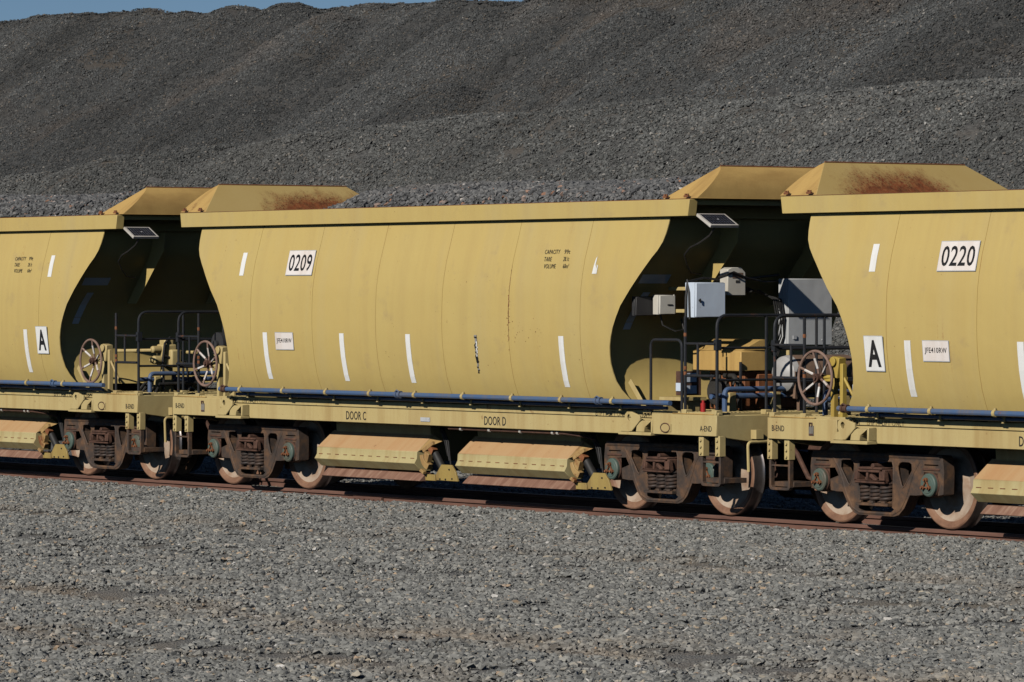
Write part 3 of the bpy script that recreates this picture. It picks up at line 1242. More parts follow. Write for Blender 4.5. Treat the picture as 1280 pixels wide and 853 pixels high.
def door_foot(L):
    def f():
        g = G()
        x = L + 0.62
        g.prism([(x - 0.30, 0.232), (x - 0.32, 0.30), (x - 0.20, 0.425), (x + 0.02, 0.425), (x + 0.10, 0.35), (x + 0.16, 0.232)], 'y', -1.115, -1.09)
        g.prism([(x - 0.62, 0.225), (x - 0.30, 0.225), (x - 0.32, 0.30), (x - 0.55, 0.30)], 'y', -1.13, -1.10)
        for px, pz in ((x - 0.02, 0.37), (x - 0.22, 0.25), (x - 0.10, 0.25), (x + 0.04, 0.26)):
            g.cyl((px, -1.13, pz), (px, -1.11, pz), 0.011, 6, 1)
        return g
    return f


# -- bogie, centred on its own origin
AX = 0.915


def side_frame():
    g = G()
    outer = [(-1.10, 0.76), (-1.07, 0.792), (-0.40, 0.796), (-0.20, 0.785), (0.20, 0.785), (0.40, 0.796), (1.07, 0.792), (1.10, 0.76), (1.12, 0.62), (1.11, 0.385),
             (1.02, 0.37), (1.02, 0.60), (0.79, 0.61), (0.77, 0.37), (0.66, 0.36), (0.56, 0.36), (0.47, 0.22), (0.38, 0.145), (0.30, 0.125), (-0.30, 0.125),
             (-0.38, 0.145), (-0.47, 0.22), (-0.56, 0.36), (-0.66, 0.36), (-0.77, 0.37), (-0.79, 0.61), (-1.02, 0.60), (-1.02, 0.37), (-1.11, 0.385), (-1.12, 0.62)]
    hr = [(0.36, 0.66), (0.39, 0.70), (0.44, 0.715), (0.56, 0.712), (0.60, 0.69), (0.605, 0.62), (0.48, 0.455), (0.445, 0.435), (0.42, 0.46), (0.37, 0.58)]
    hl = [(-x, z) for x, z in hr]
    hc = [(-0.29, 0.66), (-0.27, 0.71), (0.27, 0.71), (0.29, 0.66), (0.285, 0.30), (0.26, 0.272), (-0.26, 0.272), (-0.285, 0.30)]
    hb = [(-0.24, 0.165), (-0.30, 0.20), (-0.26, 0.222), (0.26, 0.222), (0.30, 0.20), (0.24, 0.165)]
    g.prism(outer, 'y', -1.065, -0.92, 0, [hr, hl, hc, hb])
    # cast flanges standing proud round the openings and along the tension member
    def rimtube(lp, r=0.022, y=-1.06):
        g.tube([(x, y, z) for x, z in lp], r, 6, 0, closed=True)
    rimtube(hr, 0.012)
    rimtube(hl, 0.012)
    rimtube(hc, 0.012)
    g.tube([(x, -1.055, z) for x, z in [(-0.72, 0.72), (-0.62, 0.60), (-0.50, 0.34), (-0.40, 0.20), (-0.28, 0.15), (0.28, 0.15), (0.40, 0.20), (0.50, 0.34), (0.62, 0.60), (0.72, 0.72)]], 0.019, 8)
    g.tube([(x, -1.05, z) for x, z in [(-1.06, 0.765), (-0.4, 0.768), (0.4, 0.768), (1.06, 0.765)]], 0.03, 8)
    g.box(-0.27, 0.27, -1.13, -0.90, 0.232, 0.262)
    for x in (-0.2, 0, 0.2):
        g.box(x - 0.03, x + 0.03, -1.135, -1.10, 0.258, 0.285)
    return g


def axle_box():
    g = G()
    g.prism([(-0.135, 0.56), (-0.14, 0.44), (-0.10, 0.385), (0.10, 0.385), (0.14, 0.44), (0.135, 0.56), (0.12, 0.665), (-0.12, 0.665)], 'y', -1.050, -0.92)
    g.box(-0.14, 0.14, -1.075, -0.93, 0.63, 0.655)
    g.box(-0.12, 0.12, -1.065, -0.93, 0.675, 0.70)
    g.lathe([(0.0, -1.085), (0.122, -1.085), (0.132, -1.070), (0.132, -0.950)], (0, 0, 0.48), 'y', 24)
    return g


def axle_cap():
    g = G()
    g.lathe([(0.0, -1.128), (0.085, -1.128), (0.090, -1.122), (0.110, -1.120), (0.122, -1.110), (0.124, -1.085)], (0, 0, 0.48), 'y', 28, 0)
    for a in (90, 210, 330):
        x, z = 0.055 * math.cos(R(a)), 0.48 + 0.055 * math.sin(R(a))
        g.cyl((x, -1.155, z), (x, -1.122, z), 0.024, 6, 1)
        g.cyl((x, -1.175, z), (x, -1.150, z), 0.013, 8, 1)
    g.tube([(0.055 * math.cos(R(a)), -1.137, 0.48 + 0.055 * math.sin(R(a))) for a in (90, 210, 330)], 0.014, 6, 1, closed=True)
    return g


def wheel():
    g = G()
    prof = [(0.07, -0.80), (0.12, -0.80), (0.15, -0.765), (0.24, -0.735), (0.345, -0.765), (0.39, -0.795), (0.410, -0.815), (0.455, -0.825), (0.468, -0.818),
            (0.474, -0.80), (0.482, -0.725), (0.495, -0.708), (0.505, -0.697), (0.500, -0.685), (0.38, -0.683), (0.36, -0.70), (0.15, -0.70), (0.10, -0.66), (0.07, -0.66)]
    ms = [1, 1, 1, 1, 1, 0, 0, 0, 2, 2, 2, 2, 0, 0, 0, 0, 0, 0]
    g.lathe(prof, (0, 0, 0.482), 'y', 56, 0, ms)
    return g


def spring():
    g = G()
    n = 5.0
    k = int(n * 14)
    for r0, rad in ((0.072, 0.019),):
        g.tube([(r0 * math.cos(2 * math.pi * n * i / k), r0 * math.sin(2 * math.pi * n * i / k), 0.275 + 0.20 * i / k) for i in range(k + 1)], rad, 8)
    g.cyl((0, 0, 0.27), (0, 0, 0.47), 0.036, 10)
    return g


def bolster():
    g = G()
    g.prism([(-1.06, 0.50), (-0.75, 0.50), (-0.45, 0.42), (0.45, 0.42), (0.75, 0.50), (1.06, 0.50), (1.06, 0.63), (0.9, 0.66), (0.5, 0.72), (-0.5, 0.72), (-0.9, 0.66), (-1.06, 0.63)], 'x', -0.20, 0.20)
    for s in (-1, 1):
        y0, y1 = sorted((s * 1.145, s * 0.95))
        g.box(-0.235, 0.235, y0, y1, 0.475, 0.505)
        g.box(-0.235, -0.19, y0, y1, 0.50, 0.62)
        g.box(0.19, 0.235, y0, y1, 0.50, 0.62)
        g.box(-0.20, 0.20, y0 - 0.01 * (s < 0), y1 + 0.01 * (s > 0), 0.615, 0.642)
        yf = s * 1.16
        ya, yb = sorted((yf, s * 1.10))
        g.box(-0.25, 0.25, ya, yb, 0.468, 0.50)
        g.box(-0.25, -0.20, ya, yb, 0.50, 0.60)
        g.box(0.16, 0.25, ya, yb, 0.50, 0.60)
        g.box(-0.20, 0.16, ya, yb, 0.585, 0.612)
        g.box(-0.06, -0.03, ya, yb, 0.50, 0.585)
        g.obox((0.05, s * 1.13, 0.53), (0.12, 0.05, 0.04), (0, 0.5, 0))
        g.cyl((0.05, yf, 0.655), (0.05, s * 1.0, 0.655), 0.03, 10)
        g.box(-0.12, 0.14, s * 0.75 - 0.1, s * 0.75 + 0.1, 0.70, 0.80)
    g.cyl((0, 0, 0.70), (0, 0, 0.88), 0.2, 20)
    # brake beams and axles
    for sx in (-1, 1):
        g.box(sx * 0.42 - 0.05, sx * 0.42 + 0.05, -0.85, 0.85, 0.36, 0.46)
        g.cyl((sx * AX, -0.95, 0.482), (sx * AX, 0.95, 0.482), 0.085, 16)
    return g


def brake_shoe():
    g = G()
    for s in (-1, 1):
        for sx in (-1, 1):
            x = s * AX - sx * 0.0
    return g


def brake_block(sx):
    def f():
        g = G()
        # curved block hugging the inner side of the tread
        arc = np.linspace(R(150), R(205), 7) if sx > 0 else np.linspace(R(-25), R(30), 7)
        outer = [(0.492 * math.cos(a), 0.482 + 0.492 * math.sin(a)) for a in arc]
        inn = [(0.56 * math.cos(a), 0.482 + 0.56 * math.sin(a)) for a in arc[::-1]]
        g.prism(outer + inn, 'y', -0.83, -0.72)
        return g
    return f


def bogie(x, parent):
    b = part('bogie', bolster, ('rust_dark',), parent, 0.008, key='bolster', loc=(x, 0, 0))
    for s in (-1, 1):
        f = part('side_frame', side_frame, ('cast_steel',), b, 0.010, key='side_frame', segs=2)
        if s > 0:
            f.rotation_euler = (0, 0, math.pi)
        for sx in (-1, 1):
            rot = (0, 0, 0) if s < 0 else (0, 0, math.pi)
            o = part('axle_box', axle_box, ('rust_dark',), b, 0.006, key='axle_box', loc=(sx * AX, 0, 0))
            o.rotation_euler = rot
            o = part('axle_cap', axle_cap, ('cap_green', 'rust'), b, key='axle_cap', loc=(sx * AX, 0, 0))
            o.rotation_euler = (0, random.random() * 0.0, 0) if s < 0 else rot
            o = part('wheel', wheel, ('wheel_rim', 'wheel_plate', 'wheel_tread'), b, key='wheel', loc=(sx * AX, 0, 0))
            o.rotation_euler = rot
            o = part('brake_block', brake_block(sx if s < 0 else -sx), ('rust',), b, 0.004, key='bb%d' % (sx if s < 0 else -sx), loc=(sx * AX, 0, 0))
            o.rotation_euler = rot
        for sx in (-0.165, 0.0, 0.165):
            part('coil_spring', spring, ('spring_steel',), b, key='spring', loc=(sx, s * 1.04, 0))
    return b


# -- end platforms
def grating(sx):
    def f():
        g = G()
        x0, x1 = sorted((sx * 4.45, sx * 5.74))
        for i in range(22):
            x = x0 + (x1 - x0) * i / 21
            g.box(x - 0.004, x + 0.004, -1.36, 1.36, 1.128, 1.168)
        for j in range(38):
            y = -1.36 + 2.72 * j / 37
            g.box(x0, x1, y - 0.006, y + 0.006, 1.145, 1.172)
        xa = sx * 5.865
        return g
    return f


def sockets(xs, sx):
    def f():
        g = G()
        for (x, y) in xs:
            g.box(x - 0.045, x + 0.045, y - 0.045, y + 0.045, 1.146, 1.20)
            g.box(x - 0.065, x + 0.065, y - 0.03, y + 0.03, 1.146, 1.172)
        return g
    return f


def bend(p, q, r, rad=0.14, n=5):
    """rounded corner at q between p and r"""
    p, q, r = Vector(p), Vector(q), Vector(r)
    a, b = q + (p - q).normalized() * rad, q + (r - q).normalized() * rad
    out = []
    for i in range(n + 1):
        t = i / n
        out.append(tuple((1 - t) ** 2 * a + 2 * t * (1 - t) * q + t * t * b))
    return out


def handrail_end(sx, far):
    """rail across the wagon end: top rail bent down at the near corner, two lower rails, posts"""
    def f():
        g = G()
        x = sx * 5.80
        yn = -1.345
        top = [(x, yn, 1.16)] + bend((x, yn, 1.16), (x, yn, 2.245), (x, 0, 2.245)) + [(x, far, 2.245)]
        g.tube(top, 0.0185, 8)
        g.tube([(x, yn, 1.885), (x, far, 1.885)], 0.0145, 8)
        g.tube([(x, yn, 1.53), (x, far, 1.53)], 0.0145, 8)
        for y in (-0.66, 0.05, far):
            g.tube([(x, y, 1.16), (x, y, 2.245)], 0.0165, 8)
        g.box(x - 0.03, x + 0.03, yn - 0.025, yn + 0.04, 1.86, 1.98)
        return g
    return f


def handrail_side(sx):
    """short side rail beside the steps: one tall post and a low infill frame reaching to the corner post"""
    def f():
        g = G()
        xa, xb = sx * 5.25, sx * 5.80
        y = -1.37
        g.tube([(xa, y, 1.16), (xa, y, 2.23)], 0.0175, 8)
        g.tube([(xa, y, 1.93), (xb, y, 1.93)], 0.0145, 8)
        g.tube([(xa, y, 1.575), (xb, y, 1.575)], 0.0165, 8)
        xm = xa + (xb - xa) * 0.42
        g.tube([(xm, y, 1.575), (xm, y, 1.93)], 0.0145, 8)
        for z in (1.60, 2.03, 1.66):
            g.lathe([(0.018, -0.02), (0.0205, 0.0), (0.018, 0.02)], (xa, y, z), 'z', 8, 1)
        return g
    return f


def gate():
    g = G()
    y = -1.38
    xa, xb = 4.62, 5.20
    p = [(xa, y, 1.16)] + bend((xa, y, 1.16), (xa, y, 1.97), (xb, y, 1.97), 0.09) + bend((xa, y, 1.97), (xb, y, 1.97), (xb, y, 1.1), 0.09) + [(xb, y, 1.16)]
    g.tube(p, 0.0165, 8)
    return g


def handwheel():
    g = G()
    n = 40
    g.tube([(0.285 * math.cos(2 * math.pi * i / n), 0, 0.285 * math.sin(2 * math.pi * i / n)) for i in range(n)], 0.016, 8, 0, closed=True)
    for k in range(6):
        a = R(20 + 60 * k)
        c, s = math.cos(a), math.sin(a)
        pts = [(0.04 * c, 0.05, 0.04 * s), (0.10 * c, 0.045, 0.10 * s), (0.21 * c, 0.012, 0.21 * s), (0.28 * c, 0, 0.28 * s)]
        g.tube(pts[0:2], 0.014, 6, 0)
        g.tube(pts[1:3], 0.0145, 6, 1)  # pale middle of each spoke: sun glint put into the colour
        g.tube(pts[2:4], 0.014, 6, 0)
    g.cyl((0, 0.0, 0), (0, 0.10, 0), 0.045, 14, 2)
    g.cyl((0, -0.02, 0), (0, 0.0, 0), 0.024, 6, 2)
    return g


def brake_stand(sx):
    """channel post with gear housing that carries the hand brake wheel; local to the wheel's x"""
    def f():
        g = G()
        d = 0.24
        g.box(d - 0.055, d + 0.005, -1.36, -1.30, 1.12, 1.80)
        g.box(d + 0.10, d + 0.15, -1.36, -1.30, 1.12, 1.74)
        g.box(d - 0.055, d + 0.15, -1.302, -1.285, 1.12, 1.20)
        g.box(d - 0.055, d + 0.15, -1.302, -1.285, 1.50, 1.60)
        g.obox((d + 0.04, -1.33, 1.70), (0.12, 0.10, 0.22), (0, 0.15, 0))
        g.cyl((0.0, -1.33, 1.585), (d, -1.31, 1.60), 0.02, 8)
        g.obox((0.10, -1.30, 1.58), (0.30, 0.06, 0.07))
        g.cyl((d + 0.03, -1.41, 1.76), (d + 0.03, -1.39, 1.76), 0.05, 14)
        g.tube([(d + 0.13, -1.33, 1.60), (d + 0.34, -1.30, 1.30)], 0.018, 6)
        return g
    return f


def steps():
    """stirrup step below the end platform: yellow hanger plates, dark U strap, rung and tread"""
    g = G()
    y = -1.36
    for x in (5.50, 5.80):
        g.box(x, x + 0.085, y - 0.012, y + 0.006, 0.69, 0.915, 0)
        g.box(x + 0.075, x + 0.085, y, y + 0.07, 0.69, 0.915, 0)
        for z in (0.86, 0.79, 0.72):
            g.cyl((x + 0.04, y - 0.03, z), (x + 0.04, y - 0.01, z), 0.016, 6, 2)
    w2 = 0.030
    path = [(5.515, 0.70), (5.515, 0.39), (5.535, 0.365), (5.565, 0.358), (5.83, 0.358), (5.86, 0.365), (5.878, 0.39), (5.878, 0.70)]
    inner = [(5.548, 0.70), (5.548, 0.41), (5.56, 0.393), (5.575, 0.388), (5.82, 0.388), (5.835, 0.393), (5.846, 0.41), (5.846, 0.70)]
    g.prism(path + inner[::-1], 'y', y + 0.002, y + 0.055, 1)
    g.box(5.548, 5.846, y + 0.01, y + 0.03, 0.615, 0.635, 1)
    g.box(5.55, 5.89, y + 0.05, y + 0.36, 0.395, 0.45, 1)
    return g


def cut_lever():
    g = G()
    x = 5.95
    g.tube([(x, -1.02, 0.52), (x, -1.03, 0.80)] + bend((x, -1.03, 0.78), (x, -1.03, 0.845), (x, -0.8, 0.85), 0.05) + [(x, -0.74, 0.85)], 0.018, 8)
    g.obox((x - 0.03, -0.88, 0.93), (0.10, 0.10, 0.10))
    g.tube([(x, -0.74, 0.85), (x + 0.04, -0.70, 0.80), (x + 0.04, -0.66, 0.88), (x, -0.66, 0.98), (x - 0.03, -0.70, 0.95)], 0.02, 8)
    return g


def chain_geo():
    g = G()
    for i in range(5):
        z = 0.74 - 0.062 * i
        n = 10
        pl = []
        for k in range(n):
            a = 2 * math.pi * k / n
            u, v = 0.022 * math.cos(a), 0.042 * math.sin(a)
            pl.append((5.97 + (u if i % 2 else 0), -0.68 + (0 if i % 2 else u) + 0.02 * (i == 4), z + v))
        g.tube(pl, 0.008, 6, 0, closed=True)
    return g


def solar_panel():
    g = G()
    # local: u along y (0.40), v down the slope in +x (0.29)
    g.box(-0.145, 0.145, -0.195, 0.195, -0.018, 0.014, 0)
    for i in range(4):
        for j in range(9):
            u0, u1 = -0.122 + 0.0615 * i, -0.122 + 0.0615 * i + 0.058
            v0, v1 = -0.168 + 0.0375 * j, -0.168 + 0.0375 * j + 0.0345
            g.box(u0, u1, v0, v1, 0.0138, 0.0165, 1)
    g.obox((0, 0, 0.0165), (0.02, 0.02, 0.003), (0, 0, 0.78), 0)
    g.obox((-0.10, -0.05, -0.05), (0.28, 0.03, 0.03), (0, -0.3, 0), 2)
    return g


def tape_strip(x, w_, z0, z1):
    """reflective tape stuck on the curved side sheet"""
    def f():
        g = G()
        vs, fs = [], []
        zs = np.linspace(z0, z1, 9)
        for z in zs:
            yy = -W(z) - 0.0035
            vs += [(x - w_ / 2, yy, z), (x + w_ / 2, yy, z)]
        for i in range(8):
            fs.append((2 * i, 2 * i + 1, 2 * i + 3, 2 * i + 2))
        g.add(vs, fs)
        g.add([(a, b + 0.003, c) for a, b, c in vs], [f_[::-1] for f_ in fs])
        return g
    return f


def torn_strip(x, z0, z1):
    g = G()
    pts = [(x - 0.045, z0), (x + 0.045, z0), (x + 0.05, z0 + 0.09), (x + 0.02, z0 + 0.11), (x + 0.035, z0 + 0.06), (x + 0.0, z0 + 0.10), (x + 0.01, z1), (x - 0.012, z1 - 0.03), (x - 0.03, z0 + 0.10)]
    vs = [(a, -W(b) - 0.005, b) for a, b in pts]
    g.add(vs, [tuple(range(len(vs)))])
    return g


def rust_streak(x, z0, z1):
    """rust bleeding from a weld: a broken, ragged line"""
    g = G()
    rr = random.Random(5)
    z = z0
    while z < z1:
        h = rr.uniform(0.012, 0.05)
        w0 = rr.uniform(0.002, 0.011) * (1.0 if z < z0 + 0.65 * (z1 - z0) else 0.5)
        c = x + rr.uniform(-0.004, 0.004)
        q = [(c - w0, z), (c + w0 * 0.6, z), (c + w0, z + h), (c - w0 * 0.5, z + h)]
        g.add([(a, -W(b) - 0.002, b) for a, b in q], [(0, 1, 2, 3)])
        if rr.random() < 0.4:
            c2, zz, r_ = x + rr.uniform(-0.02, 0.03), z + h * 0.5, rr.uniform(0.003, 0.008)
            q = [(c2 - r_, zz - r_), (c2 + r_, zz - r_), (c2 + r_, zz + r_), (c2 - r_, zz + r_)]
            g.add([(a, -W(b) - 0.002, b) for a, b in q], [(0, 1, 2, 3)])
        z += h * rr.uniform(0.85, 1.25)
    for k in range(34):
        c2, zz, r_ = x + rr.gauss(0.28, 0.28), rr.gauss(2.06, 0.09), rr.uniform(0.002, 0.0065)
        q = [(c2 - r_, zz - r_), (c2 + r_, zz - r_ * 0.6), (c2 + r_ * 0.7, zz + r_), (c2 - r_, zz + r_)]
        g.add([(a, -W(b) - 0.002, b) for a, b in q], [(0, 1, 2, 3)])
    return g


def worn_strip():
    """what is left of a tape strip: a ragged dark smear with shreds of white"""
    g = G()
    rr = random.Random(21)
    zs = np.linspace(1.55, 2.0, 24)
    L = [1.49 - 0.028 + rr.uniform(-0.012, 0.012) for z in zs]
    Rr = [1.49 + 0.018 + rr.uniform(-0.014, 0.014) - 0.012 * (z < 1.66) for z in zs]
    for i in range(23):
        z0, z1 = zs[i], zs[i + 1]
        q = [(L[i], z0), (Rr[i], z0), (Rr[i + 1], z1), (L[i + 1], z1)]
        g.add([(a, -W(b) - 0.004, b) for a, b in q], [(0, 1, 2, 3)], 1 if rr.random() < 0.6 else 0)
        if 1.72 < z0 < 1.93 and rr.random() < 0.75:
            a0 = 1.49 + rr.uniform(-0.012, 0.012)
            q = [(a0, z0), (a0 + 0.022, z0 + 0.004), (a0 + 0.018, z1), (a0 + 0.002, z1 + 0.008)]
            g.add([(a, -W(b) - 0.0055, b) for a, b in q], [(0, 1, 2, 3)], 2)
    return g


def on_side(parent, x, z, w_, h, mat, name, lines=(), off=0.006, textmat='letter_black', border=True):
    """a flat plate fixed to the curved side, with its lettering as a child"""
    dy = (W(z + 0.05) - W(z - 0.05)) / 0.1
    v = Vector((0, -dy, 1)).normalized()
    n = Vector((0, -1, -dy)).normalized()
    bulge = max(0.0, (W(z) - (W(z - h / 2) + W(z + h / 2)) / 2))
    c = Vector((x, -W(z), z)) + n * (off)
    P = lambda a, b, t: c + Vector((a, 0, 0)) + v * b + n * t
    o = parent
    if mat:
        g = G()
        vs = [P(sx * w_ / 2, sz * h / 2, t) for t in (-0.003, 0.003) for sx, sz in ((-1, -1), (1, -1), (1, 1), (-1, 1))]
        g.add(vs, [(0, 1, 2, 3), (4, 5, 6, 7), (0, 1, 5, 4), (1, 2, 6, 5), (2, 3, 7, 6), (3, 0, 4, 7)])
        if border:
            b = 0.008
            for (a0, a1, b0, b1) in ((-w_ / 2 - b, w_ / 2 + b, -h / 2 - b, -h / 2), (-w_ / 2 - b, w_ / 2 + b, h / 2, h / 2 + b), (-w_ / 2 - b, -w_ / 2, -h / 2, h / 2), (w_ / 2, w_ / 2 + b, -h / 2, h / 2)):
                g.add([P(a0, b0, 0.001), P(a1, b0, 0.001), P(a1, b1, 0.001), P(a0, b1, 0.001)], [(0, 1, 2, 3)], 1)
        o = part(name, g, (mat, 'sticker_grey'), parent, smooth=False)
    for (s, tw, th, bold) in lines:
        dx = dz = 0.0
        pts, fs = text_geo(s, tw, th, bold)
        g = G()
        g.add([P(a + dx, b + dz, 0.0046) for a, b in pts], fs)
        part('lettering', g, (textmat,), o, smooth=False)
    return o


def sill_text(parent, s, x, z, tw, th, y, mat='stencil_ink', bold=0.0):
    pts, fs = text_geo(s, tw, th, bold)
    g = G()
    g.add([(x + a, y, z + b) for a, b in pts], fs)
    return part('lettering', g, (mat,), parent, smooth=False)


def cabinet(x0, x1, y0, y1, z0, z1, lip=0.006):
    """steel cabinet whose door faces the wagon end (+x)"""
    def f():
        g = G()
        g.box(x0, x1 - 0.03, y0, y1, z0, z1)
        g.box(x1 - 0.028, x1, y0 + lip, y1 - lip, z0 + lip, z1 - lip)
        for z in (z0 + 0.12 * (z1 - z0), z1 - 0.12 * (z1 - z0)):
            g.cyl((x1 - 0.03, y1 - 0.004, z - 0.03), (x1 - 0.03, y1 - 0.004, z + 0.03), 0.010, 8)
        return g
    return f


# ------------------------------------------------------------------ wagon assembly
PITCH = 12.634
X2 = -1.48


def wagon(xc, label, left, right, number=None, a_plate=None, cap_text=False, plate_left=False, torn=False, strips=()):
    w_ = empty('hopper_wagon', (xc, 0, 0))
    tag(w_, label, 'hopper wagon', 'yellow ballast hopper wagons coupled in a train')
    body = part('hopper_body', body_core, ('yellow_paint', 'weld_seam'), w_, key='body')
    bounds = [-9.0] + SEAMS + [9.0]
    for i in range(7):
        e = -1 if i == 0 else (1 if i == 6 else 0)
        part('side_panel', side_panel(bounds[i], bounds[i + 1], e), 'yellow_paint', body, key='sp%d' % i)
    rim = part('top_rim', rim_geo(-1), ('yellow_paint', 'rust'), w_, 0.006, key='rim-')
    part('top_rim', rim_geo(1), ('yellow_paint', 'rust'), w_, 0.006, key='rim+')
    part('end_rim', end_rim, ('yellow_paint',), w_, key='erim')
    for sx in (-1, 1):
        h = part('end_hood', hood(sx), ('orange_yellow', 'hood_scoured'), w_, key='hood%d' % sx, bevel=0.004)
        part('hood_bracket', hood_trim(sx), ('rust',), h, key='hoodt%d' % sx)
    for s in (-1, 1):
        si = part('side_sill', sill(s), ('yellow_paint_frame',), w_, 0.005, key='sill%d' % s)
        if s < 0:
            near = si
        for sx in (-1, 1):
            part('end_sill', end_block(sx, s), ('yellow_paint_frame', 'orange_yellow'), w_, 0.005, key='eb%d%d' % (sx, s))
    for sx in (-1, 1):
        part('end_beam', end_beam(sx), ('yellow_paint_frame',), w_, 0.005, key='ebm%d' % sx)
        part('lifting_lug', lug(-4.41 if sx < 0 else 4.385), ('yellow_paint_frame',), near, 0.005, key='lug%d' % sx)
        part('coupler', coupler(sx), ('rust_dark',), w_, 0.01, key='cpl%d' % sx)
        gr = part('platform_grating', grating(sx), ('yellow_paint_frame',), w_, key='grat%d' % sx)
    part('underframe', underframe, ('engine_dark',), w_, 0.006, key='uf')
    pp = part('air_pipe', main_pipes(-4.50, 5.15), ('blue_pipe',), w_, key='pipes')
    for x in (-3.99, -2.97, -1.96, -0.97, 0.02, 1.05, 2.07, 3.06, 4.06):
        part('pipe_clamp', clamp, ('yellow_paint_frame',), pp, key='clamp', loc=(x, 0, 0))
    for x in (0.0 - 0.33, 3.80, -4.38):
        part('pipe_coupling', coupling, ('blue_pipe' if x > -4 else 'rust_dark',), pp, key='coup%d' % (x > -4), loc=(x, 0, 0))
    # discharge troughs and doors
    for x0 in (-2.68, 0.46):
        L = 2.26
        part('discharge_trough', trough(0.08, L - 0.05), ('yellow_paint_frame',), w_, 0.006, key='tr', loc=(x0, 0, 0))
        d = part('discharge_door', door_panel(L), ('door_face_paint', 'yellow_paint_door'), w_, 0.006, key='door', loc=(x0, 0, 0))
        part('hinge_tab', door_strap(L), ('rust',), d, key='doorstrap')
        part('chute_plate', chute_plate(L), ('chute_rust',), d, 0.003, key='chute')
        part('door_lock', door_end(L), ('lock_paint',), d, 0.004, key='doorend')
        part('door_ram', door_ram(L), ('rubber_black', 'engine_rust'), d, key='doorram')
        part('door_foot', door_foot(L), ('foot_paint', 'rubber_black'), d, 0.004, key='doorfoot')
    g = G()
    g.tube([(0.35, -1.24, 0.872), (2.75, -1.24, 0.868), (3.0, -1.20, 0.85), (3.1, -1.05, 0.80)], 0.014, 8, 0)
    for x in (0.62, 1.22, 1.86, 2.52, 2.62):
        g.lathe([(0.016, -0.02), (0.022, -0.02), (0.022, 0.02), (0.016, 0.02)], (x, -1.24, 0.871), 'x', 10, 1)
    part('brake_pipe', g, ('rust_dark', 'alu_frame'), w_)
    for sx in (-1, 1):
        bogie(sx * 4.41, w_)
    # reflective tape
    for x in strips:
        part('reflective_tape', tape_strip(x, 0.10, 1.415, 2.00), ('white_tape',), body, key='tape%.2f' % x, smooth=False)
    part('reflective_tape', tape_strip(-3.83, 0.10, 2.715, 3.005), ('white_tape',), body, key='tapeu', smooth=False)
    if torn:
        part('rust_streak', rust_streak(2.17, 1.95, 2.78), ('rust',), body, smooth=False)
        part('reflective_tape', torn_strip(3.83, 2.71, 2.91), ('white_tape',), body, smooth=False)
        tw = part('reflective_tape', worn_strip(), ('tape_worn', 'letter_black', 'white_tape'), body, smooth=False)
        tw['label'] = 'worn dark remains of reflective tape'
    else:
        part('reflective_tape', tape_strip(3.83, 0.10, 2.715, 3.005), ('white_tape',), body, key='tapeur', smooth=False)
    if number:
        on_side(body, -2.46, 2.868, 0.60, 0.305, 'plate_white', 'number_plate', [(number, 0.52, 0.215, 0.012)])
    if plate_left:
        on_side(body, -2.75, 1.895, 0.41, 0.205, 'plate_white', 'owner_plate', [('JFE410RW', 0.355, 0.072, 0.01)])
    if a_plate is not None:
        on_side(body, a_plate, 1.86, 0.30, 0.36, 'white_tape', 'letter_plate', [('A', 0.215, 0.285, 0.03)], off=0.010)
    if cap_text:
        for s, x, z in (('CAPACITY', 2.93, 2.965), ('99t', 3.225, 2.965), ('TARE', 2.87, 2.882), ('28.1t', 3.235, 2.882), ('VOLUME', 2.93, 2.80), ('60m\u00b3', 3.25, 2.80)):
            on_side(body, x, z, 0, 0, None, '', [(s, {'CAPACITY': 0.30, 'TARE': 0.15, 'VOLUME': 0.235}.get(s, 0.115), 0.052, 0.0)], off=0.0, textmat='stencil_ink_sharp')
    # sill stencils
    sill_text(near, 'DOOR C', -1.60, 0.985, 0.45, 0.105, -1.3035, 'stencil_ink_sharp', 0.008)
    sill_text(near, 'DOOR D', 1.42, 0.985, 0.45, 0.105, -1.3035, 'stencil_ink_sharp', 0.008)
    g = G()
    g.box(-0.16, 0.04, -1.309, -1.301, 0.945, 0.995)
    g.cyl((0.02, -1.313, 0.97), (0.02, -1.309, 0.97), 0.008, 6)
    part('data_plate', g, ('sticker_grey',), near)
    for sx, kind in ((-1, left), (1, right)):
        sill_text(near, 'WLL 10T', -4.50 if sx < 0 else 4.33, 1.122, 0.29, 0.056, -1.3205, 'stencil_ink_sharp')
        sill_text(near, 'EMPTY LIFT ONLY', -3.94 if sx < 0 else 3.785, 1.122, 0.62, 0.056, -1.3205, 'stencil_ink')
        sill_text(near, kind['letter'] + '-END', sx * 5.67, 1.03 if sx < 0 else 0.995, 0.215, 0.062, -1.4035, 'stencil_ink_sharp', 0.008)
    wagon_end(w_, body, -1, left)
    wagon_end(w_, body, 1, right)
    return w_


